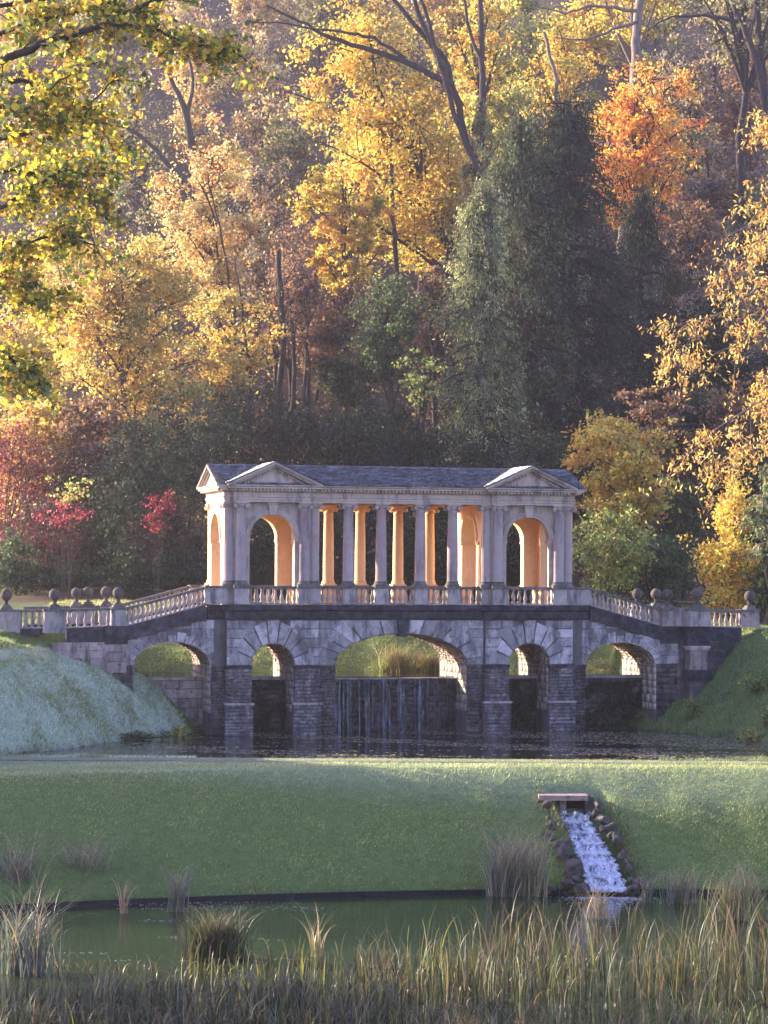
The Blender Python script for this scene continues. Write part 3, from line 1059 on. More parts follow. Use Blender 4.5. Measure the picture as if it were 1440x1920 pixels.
# ramps: corner pedestal, sloping balustrade, level wings with ball finials
ball_prof = [(0.13, 0.0), (0.10, 0.05), (0.085, 0.14), (0.11, 0.2)] + [(0.27 * math.sin(t), 0.46 - 0.27 * math.cos(t)) for t in np.linspace(0.45, math.pi - 0.02, 12)]
BALL = MB().lathe(ball_prof, seg=20).mesh('ball', M['ball'])
BPL = MB().box(-0.27, 0.27, -0.27, 0.27, 0.0, 0.1).box(-0.2, 0.2, -0.2, 0.2, 0.1, 0.2).mesh('plinth_block', M['rail'])


def finial(u, wc, z, k=1.0):
    o = inst('ball_finial', BALL, BR, (u, wc, z + 0.2 * k), 0, (k, k, k))
    inst('plinth_block', BPL, o, (0, 0, -0.2))


def sect(pa, pb, za, zb, n, band=True, plinth_mat='ped', bandh=0.72, hw=0.16):
    balusters(pa, pb, n, za - ZR1, zb - ZR1)
    rail_seg(pa, pb, za, zb, 'handrail', M['rail'])
    rail_seg(pa, pb, za - 0.81, zb - 0.81, 'plinth', M[plinth_mat], 0.15, 0.06)
    if band:
        rail_seg(pa, pb, za - 0.86, zb - 0.86, 'string_band', M['band'], hw, bandh)


ZN = 5.88   # rail top at ramp foot
for s in (-1, 1):
    for wc in (0.3, 4.5):
        front = wc < 1
        pedestal(s * 8.85, wc, 0.45, 0.3)
        sect((s * 9.3, wc), (s * 12.95, wc), ZR1 - 0.02, ZN, 17, True, bandh=0.66, hw=0.3)
        pedestal(s * 13.3, wc, 0.33, 0.33, ZN - 0.85, ZN + 0.003)
        finial(s * 13.3, wc, ZN)
    MB().box(min(s * 12.9, s * 13.95), max(s * 12.9, s * 13.95), -0.02, 4.7, 4.2, 5.04).build('string_band', M['band'], BR)
    # ramp deck
    MB().hexa([(s * 9.2, 0.4, 5.2), (s * 9.2, 0.4, 5.9), (s * 9.2, 4.4, 5.2), (s * 9.2, 4.4, 5.9),
               (s * 13.6, 0.4, 4.2), (s * 13.6, 0.4, 4.85), (s * 13.6, 4.4, 4.2), (s * 13.6, 4.4, 4.85)]).build('ramp_deck', M['ped'], BR)


def wing_wall(pa, pb, za, zb, zbot, mat, blocks=True):
    d = Vector((pb[0] - pa[0], pb[1] - pa[1])); L = d.length; d.normalize()
    nn = Vector((d.y, -d.x))
    if nn.y > 0: nn = -nn
    rail_seg(pa, pb, za - 0.86 - 0.7, zb - 0.86 - 0.7, 'wing_walling', M['joint'], 0.2, za - 0.86 - 0.7 - zbot)
    if blocks:
        z = za - 1.58
        while z > zbot + 0.3:
            h = rs.uniform(0.36, 0.46); x = -rs.uniform(0, 0.4)
            while x < L:
                l = rs.uniform(0.55, 1.0); xa, xb = max(0, x), min(L, x + l); x += l
                if xb - xa < 0.1: continue
                pts = []
                pr = rs.uniform(0.015, 0.045)
                for aa in (xa + .008, xb - .008):
                    for off in (0.18, 0.2 + pr):
                        for zz in (z - h + .008, z - .008):
                            q = Vector(pa) + d * aa + nn * off
                            pts.append((q.x, q.y, zz))
                MB().hexa(pts).build('stone_block', mat, BR)
            z -= h


# left front wing
pA, pB, pC_ = (-13.6, 0.3), (-15.9, -0.1), (-16.5, -0.2)
sect(pA, (-15.7, -0.05), ZN, ZN - 0.08, 6, bandh=0.7)
pedestal(-16.25, -0.2, 0.5, 0.3, ZN - 1.15, ZN - 0.07)
finial(-16.25, -0.2, ZN - 0.08)
wing_wall(pA, (-16.4, -0.15), ZN, ZN - 0.08, 2.2, M['pinkwall'])
# left outer pier further back, joined by a short balustrade
sect((-16.75, 0.3), (-17.6, 0.9), ZN - 0.1, ZN - 0.12, 3, bandh=0.3)
pedestal(-18.15, 1.2, 0.55, 0.3, ZN - 1.2, ZN - 0.12)
finial(-18.3, 1.2, ZN - 0.12)
# left back wing
sect((-13.6, 4.5), (-17.2, 4.6), ZN, ZN - 0.05, 11, bandh=0.5)
pedestal(-14.2, 4.52, 0.3, 0.3, ZN - 0.85, ZN - 0.0)
finial(-14.15, 4.52, ZN - 0.02); 
pedestal(-14.7, 4.56, 0.26, 0.3, ZN - 0.85, ZN - 0.0)
finial(-14.7, 4.56, ZN - 0.02, 0.95)
# right front wing: near big pedestal, then level balustrade to the end pier
pedestal(14.55, -0.55, 0.5, 0.36, ZN - 0.85, ZN + 0.003)
MB().box(13.55, 14.2, -0.3, 0.3, ZN - 0.85, ZN - 0.003).build('pedestal', M['ped'], BR)
finial(14.5, -0.6, ZN, 1.08)
sect((15.05, -0.45), (16.9, -0.1), ZN, ZN - 0.05, 6, bandh=0.7)
pedestal(17.35, 0.0, 0.48, 0.3, ZN - 0.9, ZN - 0.04, mat='pinkwall')
finial(17.45, 0.0, ZN - 0.05)
wing_wall((13.9, 0.3), (14.6, -0.3), ZN, ZN, 0.0, M['rubble'])
wing_wall((15.0, -0.45), (17.9, 0.1), ZN, ZN - 0.1, 1.5, M['rubble'])
MB().box(13.96, 15.1, -0.75, 0.3, 4.1, 5.02).build('string_band', M['band'], BR)
sect((13.6, 4.5), (17.2, 4.5), ZN, ZN - 0.05, 11, bandh=0.5)
pedestal(14.3, 4.52, 0.3, 0.3, ZN - 0.85, ZN)
finial(14.3, 4.52, ZN)
# buttress on the right
MB().box(14.1, 14.98, -0.8, 0.3, 2.95, 3.9).build('buttress_shaft', M['pinkwall'], BR)
MB().box(14.0, 15.08, -0.9, 0.3, 3.98, 4.1).box(14.05, 15.03, -0.85, 0.3, 3.9, 3.98).build('buttress_cap', M['ped'], BR)
MB().box(13.95, 15.13, -0.95, 0.3, 2.45, 2.95).build('buttress_band', M['band'], BR)
MB().box(14.05, 15.03, -0.88, 0.3, -0.5, 2.45).build('buttress_base', M['rubble'], BR)
# pilaster strips on the left wall
for (z0, z1) in ((2.9, 3.4), (3.42, 3.85), (3.87, 4.3)):
    MB().box(-13.95, -12.95, 0.0, 0.12, z0, z1 - .015).build('stone_block', M['pinkwall'], BR)
masonry('ramp_base_masonry', [((-13.9, 0.12), (1, 0), 1.29, (0, -1), -0.3, 3.2), ((-9.1, 0.12), (1, 0), 0.2, (0, -1), -0.3, 3.2), ((12.62, 0.12), (1, 0), 1.38, (0, -1), -0.3, 3.2)], M['rubble'], hs=(0.2, 0.36), ls=(0.35, 0.8))

# weir wall under the arches, coping, water curtain, block wall under the left arch
W = 1.9
MB().box(-12.7, 12.75, W, W + 0.5, BOT, 2.46).build('weir_wall', M['rubble'], BR)
for (u0, u1) in ((-3.2, 3.2), (-7.24, -5.14), (5.14, 7.24), (-12.6, -9.1), (9.1, 12.62)):
    MB().box(u0, u1, W - 0.12, W + 0.45, 2.462, 2.6 if abs(u0 + u1) > 1 else 2.53).build('weir_coping', M['ped'], BR)
zrow = [2.45, 2.05, 1.6, 1.15, 0.7, 0.25, -0.2]
for k in range(6):
    x = -12.6 - (0.3 if k % 2 else 0)
    while x < -9.12:
        l = rs.uniform(0.6, 1.05); xa, xb = max(-12.6, x), min(-9.1, x + l); x += l
        if xb - xa > 0.1:
            block([(xa + .01, zrow[k + 1] + .01), (xb - .01, zrow[k + 1] + .01), (xb - .01, zrow[k] - .01), (xa + .01, zrow[k] - .01)], W - 0.07, 0.1, M['pinkwall'], 0.02)
masonry('weir_masonry', [((9.1, W), (1, 0), 3.5, (0, -1), -0.2, 2.45), ((-7.2, W), (1, 0), 2.0, (0, -1), -0.2, 2.45), ((5.2, W), (1, 0), 2.0, (0, -1), -0.2, 2.45), ((-3.2, W), (1, 0), 6.4, (0, -1), -0.2, 2.45)], M['rubble'], hs=(0.2, 0.34), ls=(0.3, 0.8), prot=(0, 0.08))
# falling water: strings of thin ribbons
vv, ff = [], []
for i in range(110):
    x = rs.uniform(-3.1, 3.1) if i > 70 else rs.choice([-2.9, -2.3, -1.2, -0.4, 0.4, 1.4]) + rs.normal(0, 0.12)
    x = min(max(x, -3.12), 3.12)
    wd = rs.uniform(0.005, 0.028); z = 2.5 - rs.uniform(0, 0.5) * (rs.rand() < .4); end = rs.uniform(-0.02, 0.8) if rs.rand() < .35 else -0.02
    n = 8; o = len(vv)
    for k in range(n + 1):
        zz = z + (end - z) * k / n
        ww = W - 0.14 - 0.12 * (k / n) + rs.normal(0, 0.012)
        xx = x + rs.normal(0, 0.012)
        vv += [(xx - wd, ww, zz), (xx + wd, ww + .01, zz)]
        if k: ff.append((o + 2 * k - 2, o + 2 * k - 1, o + 2 * k + 1, o + 2 * k))
fw = link(bpy.data.objects.new('falling_water', np_mesh('falling_water', vv, ff, M['curtain'])), BR)
fw['kind'] = 'stuff'


# ------------------------------------------------------------------ foliage tools
def tubes_mesh(name, tubes, mat, sides=6):
    vv, ff, o = [], [], 0
    for pts, rad in tubes:
        pts = np.asarray(pts, float); k = len(pts)
        d = np.gradient(pts, axis=0); d /= (np.linalg.norm(d, axis=1, keepdims=True) + 1e-9)
        ref = np.array([0.3, 1.0, 0.1]) if abs(d[0][2]) > 0.8 else np.array([0, 0, 1.0])
        x = np.cross(d, ref); x /= (np.linalg.norm(x, axis=1, keepdims=True) + 1e-9)
        y = np.cross(d, x)
        a = np.linspace(0, 2 * math.pi, sides, endpoint=False)
        rad = np.asarray(rad, float)
        ring = pts[:, None, :] + (x[:, None, :] * np.cos(a)[None, :, None] + y[:, None, :] * np.sin(a)[None, :, None]) * rad[:, None, None]
        vv.append(ring.reshape(-1, 3))
        i = np.arange(k - 1)[:, None] * sides; j = np.arange(sides)[None, :]; j2 = (j + 1) % sides
        q = np.stack([i + j, i + j2, i + sides + j2, i + sides + j], -1).reshape(-1, 4) + o
        ff.append(q); o += k * sides
    return np_mesh(name, np.concatenate(vv), np.concatenate(ff), mat, smooth=True)


def leaves_mesh(name, rs, pos, size, pal, cl_id=None, up=0.4, mat=None, aspect=0.6, axisdir=None, jitter=0.22, wts=None, n_clusters=1):
    n = len(pos)
    nr = rs.normal(size=(n, 3)); nr[:, 2] += up; nr /= np.linalg.norm(nr, axis=1, keepdims=True)
    if axisdir is None:
        a = rs.normal(size=(n, 3))
    else:
        a = axisdir + rs.normal(size=(n, 3)) * 0.35
    a -= nr * (a * nr).sum(1, keepdims=True); a /= (np.linalg.norm(a, axis=1, keepdims=True) + 1e-9)
    b = np.cross(nr, a)
    s = size * rs.uniform(0.6, 1.3, (n, 1))
    v = np.stack([pos - a * s * .5, pos + b * s * aspect * .5 - a * s * 0.06, pos + a * s * .5, pos - b * s * aspect * .5 - a * s * 0.06], 1).reshape(-1, 3)
    f = np.arange(4 * n).reshape(n, 4)
    pal = np.asarray(pal, float)
    if cl_id is not None:
        cc = rs.choice(len(pal), n_clusters, p=wts)
        ci = cc[cl_id]
        r = rs.rand(n) < 0.25
        ci[r] = rs.choice(len(pal), r.sum(), p=wts)
        cb = rs.normal(0, 0.12 if axisdir is None else 0.38, n_clusters)[cl_id]
    else:
        ci = rs.choice(len(pal), n, p=wts); cb = 0
    c = pal[ci] * np.exp(rs.normal(0, jitter, n) + cb)[:, None]
    c = np.clip(c * (1 + rs.normal(0, 0.06, (n, 3))), 0.003, 0.95)
    return np_mesh(name, v, f, mat or M['leaf'], np.repeat(c, 4, axis=0))


def curve3(a, b, c, n=6):
    t = np.linspace(0, 1, n)[:, None]
    return (1 - t) ** 2 * a + 2 * t * (1 - t) * b + t * t * c


PAL = {
    'gold': [(.66, .44, .09), (.68, .52, .13), (.54, .32, .07), (.42, .40, .10)],
    'yellow': [(.70, .50, .08), (.62, .46, .07), (.64, .36, .06), (.42, .40, .07)],
    'pale': [(.66, .48, .18), (.64, .52, .22), (.64, .38, .13), (.5, .44, .16)],
    'pink': [(.58, .43, .2), (.52, .4, .17), (.62, .48, .16), (.5, .32, .14)],
    'orange': [(.74, .32, .05), (.80, .44, .06), (.66, .20, .05), (.78, .5, .08)],
    'redor': [(.66, .18, .06), (.66, .3, .1), (.6, .42, .2)],
    'red': [(.40, .045, .06), (.46, .1, .08), (.2, .03, .04)],
    'redmix': [(.36, .07, .06), (.2, .05, .04), (.14, .05, .04), (.5, .2, .1)],
    'darkred': [(.16, .03, .035), (.10, .035, .03), (.05, .05, .025)],
    'yew': [(.03, .045, .022), (.045, .06, .028), (.022, .032, .018)],
    'paleyew': [(.24, .27, .12), (.16, .19, .08), (.32, .32, .15)],  # pale tone for the great yew's sunlit side, and the pine
    'midyew': [(.09, .11, .05), (.06, .08, .035), (.13, .15, .07)],  # in-between tone towards the great yew's sunlit side
    'green': [(.07, .11, .03), (.10, .15, .04), (.05, .08, .025)],
    'limegreen': [(.24, .29, .07), (.17, .23, .05), (.36, .36, .09)],
    'olive': [(.24, .23, .09), (.3, .27, .1), (.2, .2, .09), (.36, .3, .12)],
    'greeny': [(.42, .40, .10), (.34, .36, .09), (.5, .42, .1)],
    'brown': [(.24, .13, .06), (.30, .18, .08), (.16, .09, .05)],
    'mauve': [(.24, .18, .12), (.32, .24, .14), (.16, .13, .1), (.4, .3, .12)],
    'darkgreen': [(.035, .055, .02), (.05, .07, .025), (.025, .04, .018)],
}


def tree(name, label, cat, px, py, rx, ry, Y, pal, n, size=0.26, style='broad', group=None, bark='bark', limbs=None, seed=0, seen_trunk=None,
         nprim=14, nsec=6, spread=0.12, base=None, sub=None, rdepth=None, trunk_r=None):
    rs = np.random.RandomState(seed + int(px * 7 + py * 13 + Y * 3) % 99991)
    c = np.array(at(px, py, Y)); k = Y / F
    R = np.array([rx * k, (rdepth or rx * 0.85) * k, ry * k])
    if base is None:
        bx, by = c[0] + rs.uniform(-.3, .3) * R[0], Y + rs.uniform(0, .2) * R[1]
    else:
        bx, by = at(base[0], 1000, Y).x, Y
    bz = tz(bx, by) - 0.2
    root = empty(name, (bx, by, bz))
    tag(root, label, cat, group)
    B = np.array([bx, by, bz])
    top = c + np.array([rs.uniform(-.2, .2) * R[0], 0, R[2] * (0.9 if style == 'conifer' else 0.45)])
    hgt = max(top[2] - bz, 1.0)
    tr = trunk_r or (0.014 * hgt + 0.05)
    n_t = 9
    tt = np.linspace(0, 1, n_t)
    tp = B[None] + (top - B)[None] * tt[:, None]
    tp[1:-1, :2] += rs.normal(0, 0.012 * hgt, (n_t - 2, 2))
    tubes = [(tp, tr * (1.15 - 0.95 * tt))]
    cl = []
    if style == 'shrub':
        tubes = []; tr = .045 if ry > 45 else .015
        for i in range(6):
            e = c + np.array([rs.uniform(-.5, .5) * R[0], rs.uniform(-.5, .5) * R[1], rs.uniform(-.1, .6) * R[2]])
            tubes.append((curve3(B, (B + e) / 2 + rs.normal(0, .2, 3) * R, e, 6), np.linspace(tr, tr * .3, 6)))
    for i in range(nprim):
        if style == 'conifer':
            f = (i + rs.rand()) / nprim
            z = c[2] - R[2] + 2 * R[2] * f
            rr = (1 - f) ** (0.7 if rx < 85 else 0.6) * rs.uniform(.85, 1.28)
            th = rs.uniform(0, 2 * math.pi)
            e = np.array([c[0] + R[0] * rr * math.cos(th), c[1] + R[1] * rr * math.sin(th), z - 0.05 * R[2]])
            s0 = np.array([c[0], c[1], z + 0.03 * R[2]])
        else:
            th = rs.uniform(0, 2 * math.pi); ph = rs.uniform(-0.75, 1.0)
            q = math.sqrt(max(0, 1 - ph * ph)); rr = rs.uniform(0.45, 1.02)
            e = c + R * np.array([q * math.cos(th), q * math.sin(th), ph]) * rr
            s0 = tp[min(n_t - 1, max(2, int(n_t * np.clip((e[2] - B[2]) / hgt - 0.25, 0.15, 0.95))))]
        m_ = (s0 + e) / 2 + np.array([0, 0, 0.12 * R[2]]) + rs.normal(0, 0.05, 3) * R
        pc = curve3(s0, m_, e, 7)
        tubes.append((pc, np.linspace(tr * .42, tr * .1, 7)))
        for j in range(nsec):
            t = rs.randint(2, 7)
            s1 = pc[t]
            if style == 'conifer':
                e1 = s1 + rs.normal(0, 0.16, 3) * np.array([R[0], R[1], R[2] * .35]) + np.array([0, 0, -0.06 * R[2]])
            else:
                e1 = s1 + rs.normal(0, 0.24, 3) * R
                dd = (e1 - c) / R; L = np.linalg.norm(dd)
                if L > 1.12: e1 = c + dd / L * R * rs.uniform(.85, 1.12)
            tubes.append((curve3(s1, (s1 + e1) / 2 + rs.normal(0, .03, 3) * R, e1, 5), np.linspace(tr * .13, tr * .04, 5)))
            cl.append(e1); cl.append((s1 * .4 + e1 * .6))
        cl.append(e)
    if style == 'shrub' and ry > 45:
        for i in range(len(cl) // 2):
            f_ = rs.rand() ** .7; th = rs.uniform(0, 6.28); q = math.sqrt(rs.rand()) * (.55 + .45 * f_)
            cl.append(np.array([c[0] + R[0] * q * math.cos(th), c[1] + R[1] * q * math.sin(th), bz + .3 + (c[2] - bz) * f_]))
    cl = np.array(cl)
    if limbs:
        for (pts, r0, r1, dY) in limbs:
            P = [np.array(at(x, y, Y + dY)) for x, y in pts]
            # densify
            Pd = []
            for a_, b_ in zip(P, P[1:]):
                for q in range(4): Pd.append(a_ + (b_ - a_) * q / 4)
            Pd.append(P[-1]); Pd = np.array(Pd)
            Pd[1:-1] += rs.normal(0, 0.05, (len(Pd) - 2, 3))
            tubes.append((Pd, np.linspace(r0, r1, len(Pd))))
    o = link(bpy.data.objects.new('trunk', tubes_mesh('trunk', tubes, M['darkbark' if pal in ('yew', 'darkgreen') else bark])), root)
    n = int(n * 0.8)
    size = size * 1.25
    wt = rs.exponential(1.0, len(cl)) + .15
    cid = rs.choice(len(cl), n, p=wt / wt.sum())
    spread = spread * (0.72 if style != 'conifer' else 0.62)
    sg = spread * R * (1.0 if style != 'conifer' else 0.8); sg[2] *= (0.5 if style == 'broad' else 0.7)
    pos = cl[cid] + rs.normal(0, 1, (n, 3)) * sg[None]
    ad = None
    if style == 'conifer':
        ad = (pos - c) / R; ad[:, 2] = -0.9
        ad /= (np.linalg.norm(ad, axis=1, keepdims=True) + 1e-6)
    p = PAL[pal]
    lm = leaves_mesh('crown', rs, pos, size * (1.5 if style == 'conifer' else 1), p, cid, up=0.5, mat=M['needle'] if style == 'conifer' or pal in ('yew', 'darkgreen') else M['leaf'],
                     aspect=0.28 if style == 'conifer' else 0.62, axisdir=ad, n_clusters=len(cl))
    cr = link(bpy.data.objects.new('crown', lm), root)
    off = Matrix.Translation((-bx, -by, -bz))
    o.data.transform(off); cr.data.transform(off)
    return root

# ------------------------------------------------------------------ the wood behind the bridge
GW = 'autumn trees on the wooded hillside'
T = tree
# name, label, category, centre px,py, half width, half height (photo px), depth, palette, leaves, leaf size
# -- farthest row, high on the hill
far = [
    (40, 90, 'pale', 'hazy pale gold tree at the top of the hill behind the leafy maple branches'),
    (190, 60, 'olive', 'hazy olive tree high on the hill showing between maple branches'),
    (330, 70, 'pink', 'pinkish buff tree high on the hill just beyond the maple branch tips'),
    (470, 60, 'pink', 'hazy pink brown tree at the hilltop left of the arching dark limbs'),
    (600, 40, 'olive', 'dull olive gold tree at the hilltop above the drooping yellow sycamore'),
    (730, 50, 'gold', 'gold tree at the hilltop behind the forking dark limbs'),
    (860, 40, 'gold', 'amber tree at the hilltop between two upright dark trunks'),
    (985, 60, 'greeny', 'yellow green tree at the hilltop above the great dark yew'),
    (1100, 50, 'yellow', 'bright yellow tree at the hilltop left of the pale thick trunk'),
    (1230, 60, 'olive', 'thin olive tree at the hilltop right of the pale thick trunk'),
    (1350, 50, 'mauve', 'nearly bare mauve brown tree at the hilltop, right end'),
    (1450, 90, 'olive', 'olive tree at the upper right corner behind the leaning trunk'),
]
for i, (px, py, pal, lab) in enumerate(far):
    T('deciduous_tree', lab, 'tree', px, py, 95, 120, 262 + (i % 3) * 9, pal, 5600, 0.38, group=GW, nprim=13, nsec=6, seed=i)
mid = [
    (110, 260, 100, 130, 'pale', 230, 'buff tree halfway up the hill behind the maple leaves'),
    (250, 300, 95, 150, 'olive', 226, 'olive tree with thin leaves above the golden tree'),
    (360, 200, 85, 150, 'pale', 236, 'pale buff tree with a forked dark trunk on the upper left hill'),
    (480, 230, 85, 150, 'pink', 232, 'thin pink gold tree left of the drooping yellow sycamore'),
    (560, 300, 80, 120, 'olive', 224, 'dull olive tree at the left edge of the drooping sycamore'),
    (940, 200, 100, 130, 'greeny', 212, 'fine leaved yellow green tree above the great dark yew'),
    (1050, 170, 85, 130, 'yellow', 226, 'yellow green tree between the yew top and the orange tree'),
    (1290, 190, 90, 130, 'mauve', 226, 'twiggy mauve brown tree right of the orange tree'),
    (1400, 260, 90, 160, 'brown', 222, 'russet brown tree below the leaning trunk at the right edge'),
    (1330, 370, 110, 120, 'mauve', 205, 'greyish thicket tree right of the orange tree with hanging twigs'),
    (840, 420, 90, 120, 'olive', 200, 'dull olive tree between the sycamore and the great yew'),
]
for i, (px, py, rx, ry, pal, Yd, lab) in enumerate(mid):
    T('deciduous_tree', lab, 'tree', px, py, rx, ry, Yd, pal, 7500, 0.30, group=GW, nprim=14, nsec=7, seed=40 + i)

# drooping yellow sycamore with great dark limbs
T('sycamore_tree', 'great yellow sycamore with drooping sprays above the middle of the bridge roof', 'tree', 690, 265, 178, 262, 186, 'yellow', 30000, 0.27, nprim=22, nsec=8, group=None,
  base=(930, 0), trunk_r=0.4,
  limbs=[([(935, 560), (915, 430), (885, 300), (860, 200), (835, 110), (790, 60), (720, -20)], 0.34, 0.16, -4),
         ([(850, 160), (770, 120), (700, 95), (620, 70), (560, 40), (500, 10)], 0.28, 0.08, -5),
         ([(865, 200), (830, 130), (800, 60), (770, -20)], 0.26, 0.14, -4.5),
         ([(900, 330), (850, 210), (825, 120), (800, 30), (775, -30)], 0.22, 0.12, -6),
         ([(760, 110), (700, 70), (640, 60), (540, 45), (460, 40)], 0.16, 0.04, -6)])
T('sycamore_tree', 'yellow hanging boughs of a smaller sycamore left of the dark upright trunk', 'tree', 640, 410, 85, 135, 178, 'yellow', 9500, 0.26, nprim=12, nsec=6, seed=3, spread=.1,
  limbs=[([(745, 620), (742, 480), (735, 380), (735, 250)], 0.22, 0.14, 5)])
T('sycamore_tree', 'gold leaved tree with an upright dark trunk between sycamore and dark yew', 'tree', 800, 300, 80, 180, 196, 'gold', 7600, 0.27, seed=5)
# trees left of centre
T('beech_tree', 'large golden beech with a broad rounded crown behind the left pavilion ramp', 'tree', 225, 635, 175, 222, 154, 'gold', 34000, 0.20, nprim=30, nsec=10, spread=.1)
T('beech_tree', 'golden low spreading tree against the left edge above the red shrub', 'tree', 50, 690, 125, 150, 165, 'gold', 13000, 0.22, nprim=18, nsec=8)
T('cherry_tree', 'pale peach tree with a red tinted top above the left pavilion', 'tree', 400, 430, 108, 185, 176, 'pale', 18000, 0.22, nprim=22, nsec=8, spread=.1,
  limbs=[([(450, 760), (440, 620), (425, 500), (405, 400), (390, 330)], 0.13, 0.05, -3)])
T('cherry_tree', 'small red orange crown tip rising over the peach tree', 'tree', 400, 310, 55, 55, 179, 'redor', 3600, 0.22, nprim=9)
T('cherry_tree', 'amber tree with open twiggy crown right of the golden beech', 'tree', 440, 630, 90, 100, 160, 'gold', 6500, 0.2, nprim=14,
  limbs=[([(465, 800), (470, 700), (455, 600), (440, 480)], 0.14, 0.05, 0)])
T('bare_tree', 'half bare tree with a long curved leaning limb in the upper left wood', 'tree', 260, 300, 90, 130, 205, 'olive', 2600, 0.26, nprim=12, bark='bark',
  limbs=[([(345, 350), (315, 305), (270, 260), (215, 228), (150, 222)], 0.26, 0.08, -2), ([(365, 300), (345, 200), (322, 150), (300, 100)], 0.35, 0.12, -1), ([(350, 230), (362, 150), (350, 90)], 0.2, 0.08, -1)])
# open dark area with bare trunks
GT = 'bare trunks in the shaded middle of the wood'
for i, (px, py0, py1, r, lab) in enumerate([(525, 770, 470, 0.24, 'left of three close dark trunks above the left pavilion, the stoutest'), (548, 770, 560, 0.17, 'middle of three close dark trunks, slightly leaning'), (572, 760, 520, 0.14, 'thin right one of three close dark trunks in shade'),
                                         (648, 740, 560, 0.08, 'slim pale trunk standing left of the green holly')]):
    T('bare_tree', lab, 'tree', px, (py0 + py1) / 2 - 60, 55, 110, 166 + i * 3, 'brown', 1500, 0.2, nprim=14, nsec=7, seed=70 + i, group=GT, bark='bark',
      limbs=[([(px, py0), (px + 3, (py0 + py1) / 2), (px - 3, py1)], r, r * .75, -1)], spread=.16)
T('deciduous_tree', 'thin brown leaved tree in the shade above the dark shrubs', 'tree', 590, 520, 100, 130, 182, 'brown', 6500, 0.22, nprim=16, nsec=8, spread=.16)
T('deciduous_tree', 'dull brown tree in the shade right of the peach tree', 'tree', 500, 420, 70, 120, 196, 'mauve', 5200, 0.24, nprim=14, nsec=8)
T('holly_tree', 'dark glossy green holly standing over the shrubs behind the bridge roof', 'tree', 730, 610, 80, 95, 158, 'green', 9000, 0.18, nprim=20, nsec=8, spread=.13)
T('hazel_sapling', 'small lime yellow sapling at the foot of the pale conifer', 'sapling', 795, 705, 52, 52, 150, 'limegreen', 1700, 0.2, nprim=12, spread=.13)
T('hazel_sapling', 'orange brown sapling between the holly and the pale conifer', 'sapling', 810, 560, 55, 60, 166, 'brown', 2600, 0.2, nprim=12)
# conifers; the great yew's sunlit left side is coloured as paler separate trees
T('yew_tree', 'great dark yew with a broad crown towering behind the right half of the bridge', 'tree', 1062, 570, 205, 365, 164, 'yew', 72000, 0.17, style='conifer', nprim=105, nsec=10, spread=.12, trunk_r=0.5)
T('yew_tree', 'dark upright yew merging with the great yew on its right side', 'tree', 1205, 640, 125, 270, 170, 'yew', 22000, 0.18, style='conifer', nprim=60, nsec=8)
T('yew_tree', 'olive dark yew shoulder filling the gap between the pale conifer and the great yew', 'tree', 975, 560, 140, 325, 161, 'midyew', 34000, 0.17, style='conifer', nprim=80, nsec=8)
T('conifer_tree', 'pale olive conifer with drooping sprays, coloured as the sunlit side of the great yew', 'tree', 905, 630, 96, 275, 157, 'paleyew', 38000, 0.15, style='conifer', nprim=80, nsec=8)
T('conifer_tree', 'shorter pale skirt coloured as the sunlit foot of the great yew', 'tree', 945, 760, 75, 130, 159, 'paleyew', 9000, 0.17, style='conifer', nprim=34, nsec=6)
T('conifer_tree', 'thin feathery olive conifer top left of the yew summit', 'tree', 900, 330, 60, 130, 182, 'olive', 8000, 0.16, style='conifer', nprim=34, nsec=6)
# evergreen mass directly behind the bridge
GS = 'dark evergreen shrubs behind the bridge'
for i, (px, py, rx, ry, Yd, lab) in enumerate([
        (350, 830, 95, 130, 143, 'dark yew bush rising behind the left pavilion roof'),
        (455, 810, 90, 110, 147, 'dark yew bush behind the first pediment'),
        (560, 820, 95, 105, 150, 'dark yew bush behind the middle left of the roof ridge'),
        (670, 830, 90, 95, 147, 'dark yew bush behind the exact middle of the roof ridge'),
        (770, 830, 85, 80, 150, 'low dark yew bush at the pale conifer foot'),
        (250, 900, 90, 120, 140, 'dark laurel bush left of the left pavilion'),
        (880, 880, 110, 90, 147, 'dark laurel behind the right part of the roof'),
        (1010, 900, 100, 90, 146, 'dark laurel behind the right pediment'),
        (560, 1010, 130, 110, 147, 'shaded laurel seen through the left columns'),
        (760, 1010, 130, 110, 147, 'shaded laurel seen between the middle columns'),
        (930, 1030, 120, 100, 147, 'shaded laurel seen through the right pavilion arch')]):
    T('evergreen_shrub', lab, 'shrub', px, py, rx, ry, Yd, 'yew' if i < 8 else 'darkgreen', 7500, 0.2, style='shrub', nprim=20, nsec=8, group=GS, seed=i, spread=.13)
